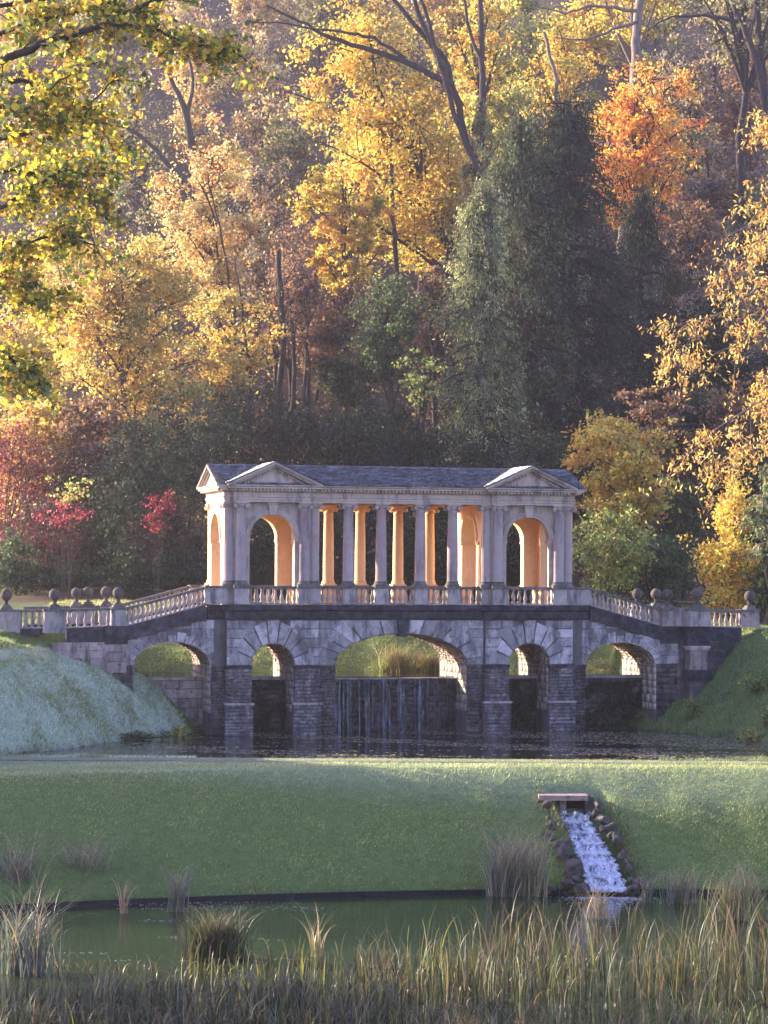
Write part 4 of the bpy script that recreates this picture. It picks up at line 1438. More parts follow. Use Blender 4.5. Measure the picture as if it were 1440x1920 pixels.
# left shrubs
SH = [
    (30, 860, 75, 90, 151, 'redmix', 5200, 'crimson shrub at the left edge above the ball finials'),
    (115, 915, 85, 85, 153, 'darkred', 5200, 'dull wine red shrub beside the crimson one'),
    (95, 1010, 90, 95, 146, 'darkred', 6500, 'dusky red shrub above the second ball finial'),
    (300, 1010, 66, 100, 145, 'darkred', 6200, 'wine red shrub at the left pavilion corner'),
    (200, 1035, 95, 105, 148, 'darkgreen', 7500, 'dark green shrub between the two dusky red shrubs'),
    (20, 1065, 60, 75, 143, 'green', 5000, 'green bush at the left edge level with the ball finials'),
    (340, 1085, 75, 60, 143, 'darkgreen', 5500, 'low dark bush touching the left pavilion end'),
    (110, 1090, 80, 50, 142, 'darkgreen', 5500, 'low dark bush behind the two outer ball finials'),
    (240, 1095, 80, 45, 141, 'darkgreen', 5500, 'low dark bush behind the cluster of four ball finials'),
    (190, 930, 90, 75, 152, 'darkgreen', 5500, 'dark shrub between the wine red shrub and the laurel'),
    (300, 910, 70, 80, 150, 'darkgreen', 5200, 'dark shrub directly left of the pavilion roof tip'),
]
for i, (px, py, rx, ry, Yd, pal, n, lab) in enumerate(SH):
    T('leafy_shrub', lab, 'shrub', px, py, rx, ry, Yd, pal, n, 0.16, style='shrub', nprim=20, nsec=8, seed=120 + i, spread=.15)
T('spindle_bush', 'bright crimson spray of leaves catching the sun left of the pavilion', 'shrub', 300, 950, 38, 40, 137, 'red', 1000, 0.14, style='shrub', nprim=9, nsec=5, spread=.2)
T('spindle_bush', 'small scarlet spray above the ball finials', 'shrub', 112, 958, 56, 20, 137, 'red', 600, 0.14, style='shrub', nprim=9, nsec=4, spread=.24)
T('spindle_bush', 'pale green sprig above the scarlet spray', 'shrub', 130, 905, 44, 34, 138, 'greeny', 420, 0.17, style='shrub', nprim=8, nsec=4)
# orange and right side
T('maple_tree', 'vivid orange maple glowing right of the dark yew top', 'tree', 1205, 275, 118, 180, 190, 'orange', 14500, 0.24, nprim=24, nsec=8, spread=.1)
T('deciduous_tree', 'dull orange brown tree in shade below the vivid maple', 'tree', 1290, 440, 90, 80, 184, 'brown', 5200, 0.22)
T('deciduous_tree', 'grey brown shaded tree behind the drooping cherry branches', 'tree', 1370, 560, 110, 150, 178, 'mauve', 7500, 0.22, nprim=16, nsec=8)
T('yew_tree', 'shaded dark yew behind the tips of the cherry branches', 'tree', 1340, 720, 110, 160, 165, 'yew', 9500, 0.22, nprim=20, nsec=8)
T('beech_tree', 'tall beech with thick pale trunk above the orange maple', 'tree', 1190, -40, 130, 110, 214, 'yellow', 4200, 0.3, bark='palebark',
  limbs=[([(1190, 420), (1188, 250), (1192, 100), (1195, 20), (1215, -60)], 0.48, 0.34, -4), ([(1195, 40), (1150, 55), (1100, 75), (1040, 70)], 0.18, 0.06, -5), ([(1195, 20), (1110, 10), (1060, 25), (1000, 10)], 0.16, 0.05, -6),
         ([(1043, 280), (1043, 150), (1020, 60)], 0.22, 0.14, -2)])
T('beech_tree', 'leaning forked dark trunk tree at the upper right edge', 'tree', 1380, -20, 120, 120, 200, 'olive', 3200, 0.3,
  limbs=[([(1445, 260), (1425, 140), (1400, 60), (1370, 0), (1330, -40)], 0.3, 0.22, -3), ([(1435, 180), (1425, 80), (1420, 0), (1410, -60)], 0.28, 0.2, -2), ([(1385, 40), (1320, 28), (1260, 30), (1215, 55)], 0.16, 0.05, -4)])
T('sycamore_tree', 'dark trunked yellow tree standing up behind the pale conifer top', 'tree', 905, 60, 70, 110, 206, 'yellow', 3500, 0.28,
  limbs=[([(905, 330), (903, 200), (905, 90), (900, -20)], 0.3, 0.22, -3), ([(903, 120), (880, 60), (868, -10)], 0.18, 0.12, -3)])
T('maple_tree', 'yellow and russet maple leaning over the right end of the roof', 'tree', 1175, 885, 125, 115, 141, 'yellow', 16000, 0.2, nprim=24, nsec=8, spread=.12)
T('maple_tree', 'brown russet tree behind the yellow maple near the roof end', 'tree', 1220, 790, 90, 80, 146, 'brown', 6500, 0.2)
T('maple_tree', 'brown leaved bush right of the yellow maple', 'tree', 1285, 920, 70, 90, 146, 'brown', 5200, 0.18)
T('leafy_shrub', 'bright green bush right of the right pavilion', 'shrub', 1150, 1020, 82, 85, 133, 'limegreen', 7500, 0.17, style='shrub', nprim=22, nsec=8, seed=4)
T('leafy_shrub', 'dark green bush behind the right ramp balusters', 'shrub', 1225, 1060, 90, 70, 137, 'green', 7000, 0.17, style='shrub', nprim=20, nsec=8, seed=5)
T('leafy_shrub', 'dark olive green undergrowth right of the bright green bush', 'shrub', 1260, 980, 60, 80, 143, 'green', 4800, 0.17, style='shrub', nprim=16, nsec=7, seed=6)
T('field_maple', 'orange tipped yellow bush at the right edge behind the last ball finial', 'shrub', 1375, 1035, 85, 125, 130, 'yellow', 9500, 0.17, style='shrub', nprim=24, nsec=8, seed=7)
T('field_maple', 'orange crown on top of the right edge bush', 'shrub', 1372, 960, 40, 40, 131, 'orange', 1400, 0.17, style='shrub', nprim=10, seed=8)
T('pine_tree', 'grey green conifer at the right edge overlapping the orange bush', 'tree', 1445, 960, 60, 85, 127, 'paleyew', 6500, 0.16, style='conifer', nprim=30, nsec=6)
T('leafy_shrub', 'dark shrub below the grey green conifer at the right edge', 'shrub', 1440, 1090, 50, 50, 128, 'green', 3200, 0.17, style='shrub', seed=9)

# out of view to the left: assumed trees added to shade dam and reeds
GO = 'unseen shade trees left of the dam'
for i, (x, y, r, h) in enumerate([(-34, 103, 6.0, 11), (-38, 97, 6.0, 9), (-37, 107, 5, 11), (-29, 74, 5, 8)]):
    g0 = np.array([x, y, 0]); px = 720 + x * F / y
    zc = 1.0 + h * 0.6
    T('deciduous_tree', 'unseen green gold shade tree left of the dam, number %s from the lake' % ('first', 'second', 'third', 'fourth')[i] if False else ('unseen broad green tree on the left dam end, added to shade the dam', 'unseen low green tree beside the lower lake, added to shade the dam', 'unseen tall green tree on the left bank, added to shade the dam', 'unseen low green tree added to shade the near reeds')[i],
      'tree', px, HY - (zc - CZ) * F / y, r * F / y, h * .5 * F / y, y, 'green', 5000, 0.5, group=GO, nprim=14, nsec=6, spread=.16)

# fill between the crowns
for i, (px, py, rx, ry, Yd, pal, n, lab) in enumerate([
        (130, 480, 90, 90, 190, 'pink', 5000, 'buff tree peeping over the large golden beech'),
        (60, 520, 80, 80, 195, 'gold', 4000, 'gold tree peeping between maple sprays at the left edge'),
        (300, 700, 70, 60, 168, 'brown', 4200, 'brown bush at the right foot of the golden beech'),
        (610, 640, 80, 90, 176, 'brown', 5500, 'brown bush in the shade left of the holly'),
        (480, 560, 60, 80, 186, 'mauve', 4200, 'greyish tree behind the close dark trunks'),
        (660, 700, 60, 50, 160, 'darkgreen', 4000, 'dark bush below the holly'),
        (420, 700, 60, 55, 158, 'gold', 4200, 'yellow bush below the amber tree'),
        (820, 640, 60, 70, 170, 'brown', 3800, 'rusty bush half hidden by the pale conifer'),
        (870, 180, 70, 90, 222, 'gold', 4800, 'amber tree left of the fine leaved yellow green tree'),
        (1120, 330, 60, 80, 205, 'brown', 3800, 'rusty tree between the yew top and the orange maple'),
        (1300, 300, 70, 80, 215, 'olive', 4200, 'olive tree beyond the orange maple tips'),
        (1430, 420, 80, 90, 200, 'olive', 4600, 'olive tree at the right edge above the cherry'),
        (1400, 790, 90, 90, 152, 'brown', 6000, 'brown shrub behind the lower cherry sprays'),
        (1310, 820, 70, 80, 156, 'yew', 5000, 'dark shrub between the yellow maple and the cherry'),
        (1390, 900, 80, 70, 148, 'darkgreen', 5000, 'dark green shrub above the orange tipped bush'),
        (170, 800, 100, 60, 152, 'brown', 6000, 'rusty low shrub under the golden beech'),
        (60, 800, 90, 60, 154, 'gold', 5000, 'golden low shrub above the crimson one')]):
    T('deciduous_tree' if Yd > 175 else 'leafy_shrub', lab, 'tree' if Yd > 175 else 'shrub', px, py, rx, ry, Yd, pal, n, 0.24, style='broad' if Yd > 175 else 'shrub', nprim=15, nsec=7, seed=300 + i, spread=.15)
# undergrowth carpeting the hillside
rs = np.random.RandomState(501)
n = 75000
yy = rs.uniform(148, 300, n); xx = rs.uniform(-.19, .19, n) * yy
cl_w = wob(xx, yy, .35, 71)
k_ = cl_w + rs.normal(0, .25, n) > -.25
xx, yy, cl_w = xx[k_], yy[k_], cl_w[k_]; n = len(xx)
zz = terrain(xx, yy) + rs.exponential(.5, n) * (1 + 2.2 * np.clip(cl_w, 0, 1))
pw_ = np.array(PAL['brown'] + PAL['darkgreen'] + PAL['olive'] + PAL['mauve'] + PAL['gold'][:1])
um = leaves_mesh('undergrowth', rs, np.stack([xx, yy, zz], 1), .27, pw_, rs.randint(0, 1, n) + ((wob(xx, yy, .22, 73) + 2) * 60).astype(int) % 240, n_clusters=240)
tag(link(bpy.data.objects.new('undergrowth', um)), kind='stuff')

# ------------------------------------------------------------------ foreground maple boughs, cherry boughs
def leaf_shape(kind):
    if kind == 'maple':
        a = [90, 70, 48, 30, 10, -12, -40, -90, -140, -168, 170, 150, 132, 110]
        r = [1.0, .55, .85, .5, .8, .45, .55, .3, .55, .45, .8, .5, .85, .55]
        pts = [(r_ * math.cos(math.radians(q)), r_ * math.sin(math.radians(q)), 0.12 * r_) for q, r_ in zip(a, r)]
    else:
        pts = [(0, 1.0, -.05), (.2, .6, .05), (.32, .1, .08), (.26, -.5, .05), (0, -1.0, -.1), (-.26, -.5, .05), (-.32, .1, .08), (-.2, .6, .05)]
    return np.array([(0, 0, 0)] + pts)


def shaped_leaves(name, rs, pos, size, pal, shape, dirs=None, up=0.5, droop=0.0, cid=None, ncl=1):
    n = len(pos); S = leaf_shape(shape); k = len(S)
    nr = rs.normal(size=(n, 3)); nr[:, 2] += up; nr /= np.linalg.norm(nr, axis=1, keepdims=True)
    a = rs.normal(size=(n, 3)) * 0.8; a[:, 2] -= droop
    a -= nr * (a * nr).sum(1, keepdims=True); a /= np.linalg.norm(a, axis=1, keepdims=True) + 1e-9
    b = np.cross(nr, a)
    s = (size * rs.uniform(.65, 1.25, n))[:, None, None]
    v = pos[:, None, :] + s * (S[None, :, 0:1] * b[:, None, :] + S[None, :, 1:2] * a[:, None, :] + S[None, :, 2:3] * nr[:, None, :])
    tri = np.array([(0, i, i + 1 if i + 1 < k else 1) for i in range(1, k)])
    f = (tri[None] + (np.arange(n) * k)[:, None, None]).reshape(-1, 3)
    pal = np.asarray(pal)
    ci = rs.randint(0, len(pal), ncl)[cid] if cid is not None else rs.randint(0, len(pal), n)
    r = rs.rand(n) < .35; ci[r] = rs.randint(0, len(pal), r.sum())
    c = np.clip(pal[ci] * np.exp(rs.normal(0, .22, n))[:, None], .005, .95)
    return np_mesh(name, v.reshape(-1, 3), f, M['leaf'], np.repeat(c, k, axis=0)), v, nr


def bough_tree(name, label, Y, trunk_px, limbs, twig_n, leaf_n, size, pal, shape, seed, twig_len, droop, sag, n_single=300, bark='bark', keep=None):
    rs = np.random.RandomState(seed)
    gx = at(trunk_px, 1000, Y).x
    gz = tz(gx, Y) - .3
    root = empty(name, (gx, Y, gz)); tag(root, label, 'tree')
    tubes = []
    top = at(trunk_px, -300, Y)
    tubes.append((np.array([(gx, Y, gz), (gx + .2, Y, (gz + top.z) / 2), (gx, Y, top.z)]), np.array([.42, .33, .2])))
    tips = []
    for pts, r0, r1, d0, d1 in limbs:
        P = [np.array(at(x, y, Y + d0 + (d1 - d0) * i / (len(pts) - 1))) for i, (x, y) in enumerate(pts)]
        Pd = []
        for a_, b_ in zip(P, P[1:]):
            for q in range(5): Pd.append(a_ + (b_ - a_) * q / 5)
        Pd.append(P[-1]); Pd = np.array(Pd); Pd[1:-1] += rs.normal(0, 0.02, (len(Pd) - 2, 3))
        tubes.append((Pd, np.linspace(r0, r1, len(Pd))))
        for j in range(twig_n):
            t = rs.uniform(.12, 1.0); i = min(len(Pd) - 2, int(t * (len(Pd) - 1)))
            s0 = Pd[i] + (Pd[i + 1] - Pd[i]) * rs.rand()
            dr = (Pd[-1] - Pd[0]); dr /= np.linalg.norm(dr)
            e = s0 + (dr * rs.uniform(.1, .9) + rs.normal(0, .55, 3)) * twig_len * rs.uniform(.4, 1.1)
            e[2] -= sag * rs.uniform(0, 1)
            c3 = curve3(s0, (s0 + e) / 2 + np.array([0, 0, .12 * twig_len]), e, 6)
            tubes.append((c3, np.linspace(max(r1 * .8, .012), .006, 6)))
            for q in range(2, 6):
                tips.append(c3[q])
                if rs.rand() < .7:
                    e2 = c3[q] + rs.normal(0, .22, 3) * twig_len; e2[2] -= sag * .3
                    tubes.append((np.array([c3[q], (c3[q] + e2) / 2, e2]), np.array([.008, .006, .004])))
                    tips.append(e2)
    tips = np.array(tips)
    tr = link(bpy.data.objects.new('trunk', tubes_mesh('trunk', tubes, M[bark], 6)), root)
    cid = rs.randint(0, len(tips), leaf_n)
    pos = tips[cid] + rs.normal(0, 1, (leaf_n, 3)) * twig_len * np.array([.13, .13, .10])
    me, v, nr = shaped_leaves('crown', rs, pos, size, pal, shape, droop=droop, cid=cid, ncl=len(tips))
    cr = link(bpy.data.objects.new('crown', me), root); cr['kind'] = 'stuff'
    # the largest-showing leaves as separate parts
    S = leaf_shape(shape); k = len(S)
    tri = [(0, i, i + 1 if i + 1 < k else 1) for i in range(1, k)]
    protos = [np_mesh('leaf', S * size * 1.15, tri, M['leaf'], np.tile(np.array(pal[q % len(pal)]), (k, 1))) for q in range(4)]
    off = Matrix.Translation((-gx, -Y, -gz)); tr.data.transform(off); me.transform(off)
    c2 = tips[rs.randint(0, len(tips), n_single)] + rs.normal(0, 1, (n_single, 3)) * twig_len * .14
    c2[:, 1] -= twig_len * .15
    for i in range(n_single):
        o = bpy.data.objects.new('leaf', protos[i % 4])
        o.location = (c2[i][0] - gx, c2[i][1] - Y, c2[i][2] - gz)
        o.rotation_euler = (rs.uniform(.6, 2.2), rs.uniform(-.7, .7), rs.uniform(-.6, .6))
        s_ = rs.uniform(.7, 1.2); o.scale = (s_, s_, s_)
        link(o, root)
    return root


MP = [(.66, .54, .05), (.48, .46, .05), (.16, .2, .04), (.68, .46, .05), (.5, .28, .05), (.09, .13, .03), (.12, .16, .03)]
bough_tree('maple_tree', 'near maple with yellow green leaves reaching in from the upper left corner', 52, -260, [
    ([(-80, 150), (60, 90), (120, 72), (210, 38), (285, 5), (340, -20)], .10, .03, 0, .5),
    ([(200, 42), (300, 60), (350, 82), (400, 92), (430, 90)], .04, .012, 0, 0),
    ([(-80, 170), (40, 150), (120, 180), (190, 240), (230, 300)], .07, .015, 1, 1.6),
    ([(-80, 90), (60, 40), (160, 20), (260, 40), (300, 100)], .06, .012, .6, 1.2),
    ([(-80, 250), (20, 260), (90, 240), (160, 200), (215, 150)], .06, .015, -.6, -1),
    ([(-80, 420), (10, 385), (60, 350), (120, 320), (190, 330)], .06, .012, 0, .3),
    ([(-80, 330), (20, 320), (90, 330), (160, 360), (215, 430)], .05, .012, 1, 1.4),
    ([(-80, 480), (0, 460), (60, 450), (120, 440), (180, 460)], .05, .012, 0, .2),
    ([(-80, 560), (-10, 520), (30, 520), (60, 550), (85, 570)], .04, .01, .5, .8),
    ([(-80, 690), (-20, 670), (20, 675), (50, 690), (75, 715)], .04, .01, 0, .1),
    ([(-80, 0), (20, 10), (100, -5), (180, -20), (300, -30)], .06, .015, 1, 1.3),
    ([(-80, 210), (0, 205), (60, 200), (110, 150), (170, 120)], .05, .012, -1, -1.4),
], 26, 10800, 0.093, MP, 'maple', 11, 0.85, .3, .25)

CP = [(.62, .44, .10), (.66, .36, .08), (.60, .48, .14), (.55, .28, .07), (.66, .52, .12)]
bough_tree('cherry_tree', 'cherry with drooping yellow orange leaves reaching in from the right edge', 96, 1640, [
    ([(1620, 380), (1500, 470), (1420, 540), (1350, 590), (1290, 605), (1235, 615)], .10, .012, 0, -1),
    ([(1560, 440), (1460, 560), (1390, 640), (1330, 670), (1270, 660)], .06, .01, .5, 0),
    ([(1600, 350), (1500, 400), (1440, 440), (1390, 480), (1340, 520)], .06, .01, -1, -1),
    ([(1640, 600), (1520, 690), (1430, 750), (1350, 800), (1290, 840)], .07, .01, 0, -.5),
    ([(1600, 640), (1500, 760), (1420, 830), (1360, 860), (1310, 870)], .06, .01, 1, .5),
    ([(1640, 150), (1540, 180), (1470, 210), (1425, 215)], .05, .01, 0, 0),
    ([(1640, 240), (1540, 270), (1480, 310), (1430, 370), (1405, 430)], .05, .01, -1, 0),
    ([(1560, 560), (1480, 660), (1440, 720), (1400, 770)], .05, .01, 0, 1),
], 19, 5200, 0.105, CP, 'long', 21, 1.25, 1.3, .9, bark='palebark')


# ------------------------------------------------------------------ grass, plants on the banks
def blades(name, P, h, wdt, cols, rs, lean=(0, 0), seg=1, bend=0.5, mat='blade', kind='stuff', parent=None, yaw=None):
    pw = 2 if seg < 3 else 3.2
    """P (n,3) roots, h (n,) heights; ribbons of seg quads + tip"""
    n = len(P)
    yaw = rs.uniform(0, 2 * math.pi, n) if yaw is None else yaw
    sx, sy = np.cos(yaw), np.sin(yaw)
    ld = rs.uniform(0, 2 * math.pi, n)
    lx = np.cos(ld) * bend * h * rs.uniform(.2, 1, n) + lean[0] * h; ly = np.sin(ld) * bend * h * rs.uniform(.2, 1, n) + lean[1] * h
    rows = []
    for k in range(seg + 1):
        t = k / (seg + 0.0)
        w_ = wdt * (1 - t ** 1.6) * .5 + wdt * .04
        tip = rs.uniform(.0, 1, n) if k == 0 else tip
        cx = P[:, 0] + lx * t ** pw + lx * .35 * t; cyy = P[:, 1] + ly * t ** pw + ly * .25 * t
        cz_ = P[:, 2] + h * (t - (.2 + .5 * (tip > .6) * (seg > 3)) * bend * t ** 4)
        rows.append(np.stack([np.stack([cx - sx * w_, cyy - sy * w_, cz_], 1), np.stack([cx + sx * w_, cyy + sy * w_, cz_], 1)], 1))
    V_ = np.stack(rows, 1).reshape(-1, 3)
    per = 2 * (seg + 1)
    base = np.arange(n)[:, None] * per
    F_ = np.concatenate([np.stack([base[:, 0] + 2 * k, base[:, 0] + 2 * k + 1, base[:, 0] + 2 * k + 3, base[:, 0] + 2 * k + 2], 1) for k in range(seg)])
    cv = np.repeat(cols[:, None, :], per, axis=1)
    if seg > 3:
        tt_ = (np.arange(per) // 2 / seg)[None, :, None] ** 3 * rs.uniform(0, 1, (n, 1, 1)) ** 1.5
        cv = cv * (1 - tt_) + np.array([.42, .31, .19]) * tt_
    me = np_mesh(name, V_, F_, M[mat], cv.reshape(-1, 3))
    o = link(bpy.data.objects.new(name, me), parent)
    if kind: o['kind'] = kind
    return o


def colours(rs, n, pal, jit=.2, wts=None):
    pal = np.asarray(pal)
    return np.clip(pal[rs.choice(len(pal), n, p=wts)] * np.exp(rs.normal(0, jit, n))[:, None], .003, .9)


rs = np.random.RandomState(77)
# mown grass on the dam
n = 105000
gx = rs.uniform(-19, 20, n); gy = kerb_y(gx) + rs.uniform(0.05, 12.2, n)
keep = ~((gy > 96.1) & (gy < 97.0) & (rs.rand(n) < .9)) & ~((np.abs(gx - 7.35 - (91.5 - gy) * .19) < .95) & (gy < 92.4))
gx, gy = gx[keep], gy[keep]; n = len(gx)
pz = terrain(gx, gy)
up_ = np.clip((gy - kerb_y(gx)) / 8, 0, 1)
patch = wob(gx, gy, 1.2, 31)
worn = wob(gx, gy * 1.4, .55, 33) + .5 * wob(gx, gy, 2.1, 35)
fr_ = np.clip(up_ * .9 - .35 + patch * .3, 0, .7)
fr_ = fr_ * .75 * (.3 + .7 * sstep(12, 0, gx))
cg = colours(rs, n, [(.34, .44, .11), (.42, .47, .13), (.44, .42, .16), (.2, .28, .07)], .3)
cf = colours(rs, n, [(.5, .56, .38), (.6, .64, .46), (.3, .38, .18)], .25)
cg = cg * (1 + .28 * worn)[:, None] + np.clip(worn, 0, 1)[:, None] * np.array([.05, .01, 0])
cc = cg * (1 - fr_[:, None]) + cf * fr_[:, None]
gh = rs.uniform(.03, .10, n) * (1 - .5 * (gy > 97.2)) * (1 + .4 * (patch > .35))
blades('dam_grass', np.stack([gx, gy, pz - .01], 1), gh, .019, cc, rs, (0.25, -0.15))
# channel area is kept clear by height; left bank, frosted rough grass
def bank(name, xr, yr, n, cond, pal, palw, hr, seedn, wd=.032, lean=(.2, -.3), seg=1):
    rs = np.random.RandomState(seedn)
    x = rs.uniform(*xr, n); y = rs.uniform(*yr, n)
    z = terrain(x, y)
    k = cond(x, y, z)
    x, y, z = x[k], y[k], z[k]; n = len(x)
    tuft = wob(x, y, 2.2, seedn)
    h = rs.uniform(*hr, n) * (1 + 1.2 * np.clip(tuft, 0, 1))
    pal = np.asarray(pal)
    w = np.clip(.55 + 1.1 * wob(x, y, .9, seedn + 2) + .7 * wob(x, y, 3.0, seedn + 3), 0, 1)
    ia = rs.randint(0, len(pal), n)
    c = pal[ia]; c2 = np.asarray(palw)[rs.randint(0, len(palw), n)]
    c = np.where((rs.rand(n) < w)[:, None], c2, c) * np.exp(rs.normal(0, .2, n))[:, None]
    return blades(name, np.stack([x, y, z - .02], 1), h, wd, c, rs, lean, seg, .7)


FR = [(.68, .74, .54), (.54, .62, .40), (.78, .82, .62), (.38, .46, .22)]
GRN = [(.26, .36, .14), (.34, .40, .16), (.42, .42, .2)]
uvw = lambda x, y: (-(x - BX) * ST + (y - BY) * CT)
uuu = lambda x, y: ((x - BX) * CT + (y - BY) * ST)
bank('left_bank_grass', (-22, -7.5), (98, 114), 120000, lambda x, y, z: (z > .0) & (z < 3.75 + .35 * wob(x, y, 1.6, 5)) & ((uvw(x, y) < 1.75) | (uuu(x, y) < -17.5)), GRN, FR, (.05, .15), 51)
bank('left_bank_grass', (-26, -11), (102, 122), 60000, lambda x, y, z: (z >= 3.7 + .35 * wob(x, y, 1.6, 5)) & (z < 6) & ((uvw(x, y) < -.4) | (uuu(x, y) < -18.3)), [(.54, .54, .2), (.62, .56, .24)], [(.36, .42, .15)], (.06, .16), 52)
bank('right_bank_grass', (11, 24), (98, 122), 80000, lambda x, y, z: (z > .0) & ((uvw(x, y) < 1.75) | (uuu(x, y) > 18.2)), GRN, [(.14, .22, .1), (.22, .3, .16)], (.07, .2), 53)
bank('far_bank_grass', (-18, 18), (119, 142), 62000, lambda x, y, z: (z > 2.5), [(.34, .4, .1), (.44, .44, .14), (.24, .3, .08)], [(.5, .45, .2), (.26, .3, .09)], (.05, .13), 54)
bank('far_bank_grass', (8, 19), (118, 127), 26000, lambda x, y, z: (z > 2.3) & (uvw(x, y) > 5.1), [(.34, .4, .1), (.44, .44, .14)], [(.5, .45, .2)], (.06, .16), 55)
bank('far_bank_grass', (-20, -8), (113, 124), 26000, lambda x, y, z: (z > 2.3) & (uvw(x, y) > 5.1), [(.24, .32, .1), (.3, .34, .12)], [(.2, .26, .1)], (.06, .16), 56)
# leaf litter on the dam top and path
n = 4200
x = rs.uniform(-18, 20, n); y = rs.uniform(87, 98, n)
z = terrain(x, y) + .05
link(bpy.data.objects.new('leaf_litter', leaves_mesh('leaf_litter', rs, np.stack([x, y, z], 1), .08, [(.4, .25, .08), (.3, .16, .06)], up=3)))['kind'] = 'stuff'


def tuft(name, label, cat, px, py, Y, n, hpx, wpx, pal, wd=.03, bend=.6, lean=(0, 0), group=None, seed=0, z=None, seg=5, mat='reed', dpt=.6, wts=None, yaw=None):
    rs = np.random.RandomState(seed + int(px) * 3 + int(py))
    c = at(px, py, Y)
    zz = tz(c.x, Y) if z is None else z
    k = Y / F
    r = wpx * k
    P = np.stack([c.x + rs.normal(0, .45, n) * r, Y + rs.normal(0, .45, n) * r * dpt, np.full(n, zz - .05)], 1)
    if z is None: P[:, 2] = terrain(P[:, 0], P[:, 1]) - .03
    h = hpx * k * rs.uniform(.45, 1.05, n)
    o = blades(name, P, h, wd, colours(rs, n, pal, .22, wts), rs, lean, seg, bend, mat, None)
    tag(o, label, cat, group)
    return o


# tussocks on the far bank through the great arch
tuft('grass_tussock', 'spiky grass tussock seen through the great arch, larger left one', 'grass tussock', 744, 1262, 123.5, 420, 62, 34, [(.3, .3, .08), (.2, .24, .06), (.34, .2, .1)], .03, .9)
tuft('grass_tussock', 'spiky grass tussock seen through the great arch, smaller right one', 'grass tussock', 803, 1262, 123.9, 300, 48, 26, [(.3, .3, .08), (.2, .24, .06), (.34, .2, .1)], .03, .9)
# small plants by the water
def plant(label, px, py, Y, rx, ry, pal, n, size=.14, name='waterside_plant'):
    rs = np.random.RandomState(int(px + py))
    g_ = ground_hit(px, py + ry * .9); Y = g_.y
    if g_.z < 0: g_.z = -.02
    k = Y / F
    base = np.array(g_); c = base + np.array([0, -.1, ry * k * .8])
    root = empty(name, tuple(base)); tag(root, label, 'plant')
    tips = c + rs.normal(0, .5, (30, 3)) * np.array([rx, rx * .6, ry * .8]) * k
    tips[:, 2] = np.maximum(tips[:, 2], base[2] + .05)
    tubes = [(curve3(base, (base + t) / 2 + np.array([0, 0, .08]), t, 5), np.linspace(.014, .005, 5)) for t in tips]
    st = link(bpy.data.objects.new('stem', tubes_mesh('stem', tubes, M['bark'], 4)), root)
    cid = rs.randint(0, 30, n)
    pos = tips[cid] + rs.normal(0, .16, (n, 3)) * np.array([rx, rx, ry]) * k
    me = leaves_mesh('foliage', rs, pos, size, PAL[pal], cid, n_clusters=30)
    fo = link(bpy.data.objects.new('foliage', me), root)
    off = Matrix.Translation(-root.location); st.data.transform(off); me.transform(off)


plant('sunlit lime plant on the right bank below the buttress', 1297, 1330, 113.5, 20, 20, 'limegreen', 420)
plant('pale sunlit bush high on the right bank at the frame edge', 1420, 1278, 113.5, 28, 24, 'limegreen', 700)
plant('leafy clump at the right waterline', 1405, 1385, 109.5, 26, 14, 'greeny', 420)
plant('small sprig at the right frame edge above the waterline', 1436, 1340, 110.5, 12, 26, 'limegreen', 260)
plant('yellowish plant at the foot of the left bank', 335, 1372, 110.5, 22, 12, 'greeny', 320)
plant('green weeds at the foot of the left ramp arch', 395, 1378, 113, 50, 10, 'green', 700, .12)
plant('green weeds under the right ramp arch', 1170, 1362, 116.2, 60, 14, 'green', 1100, .12)
plant('weeds at the left bank waterline', 260, 1395, 107.2, 50, 10, 'green', 700, .12)
plant('low weeds beside the great pier foot', 880, 1375, 114.5, 20, 5, 'darkgreen', 200, .1)

# ivy hanging on the weir walls under the small arches, moss on the big weir
def ivy(u0, u1, z0, z1, n, pal, name='ivy', size=.13, label=None, dens_pow=1.0):
    rs = np.random.RandomState(int(abs(u0) * 10))
    u = rs.uniform(u0, u1, n); z = z0 + (z1 - z0) * rs.rand(n) ** dens_pow
    keep = (wob(u, z, 2.5, 3) > -.35)
    u, z = u[keep], z[keep]
    pos = np.stack([u, 1.8 - rs.exponential(.05, len(u)), z], 1)
    o = link(bpy.data.objects.new(name, leaves_mesh(name, rs, pos, size, PAL[pal], up=-.2)), BR)
    o['kind'] = 'stuff'


ivy(-7.15, -5.2, 0.05, 2.4, 2600, 'darkgreen')
ivy(5.25, 7.2, 0.3, 2.4, 1600, 'darkgreen')
ivy(9.2, 12.6, -.1, 2.3, 3200, 'darkgreen')
ivy(-3.1, 3.1, .1, 2.35, 1800, 'darkgreen', name='hanging_moss', size=.1)

# floating leaves and weed on the ponds
n = 5200
x = rs.uniform(-12, 20, n); y = rs.uniform(99, 117, n)
m_ = wob(x, y * 3.2, .8, 61) + .35 * sstep(2, 14, x) + rs.normal(0, .2, n)
k = (m_ > .45) & (terrain(x, y) < -.05)
x, y = x[k], y[k]
link(bpy.data.objects.new('floating_leaves', leaves_mesh('floating_leaves', rs, np.stack([x, y, np.full(len(x), .012)], 1), .2, [(.55, .42, .2), (.4, .36, .18), (.6, .52, .32), (.34, .36, .2)], up=30)))['kind'] = 'stuff'
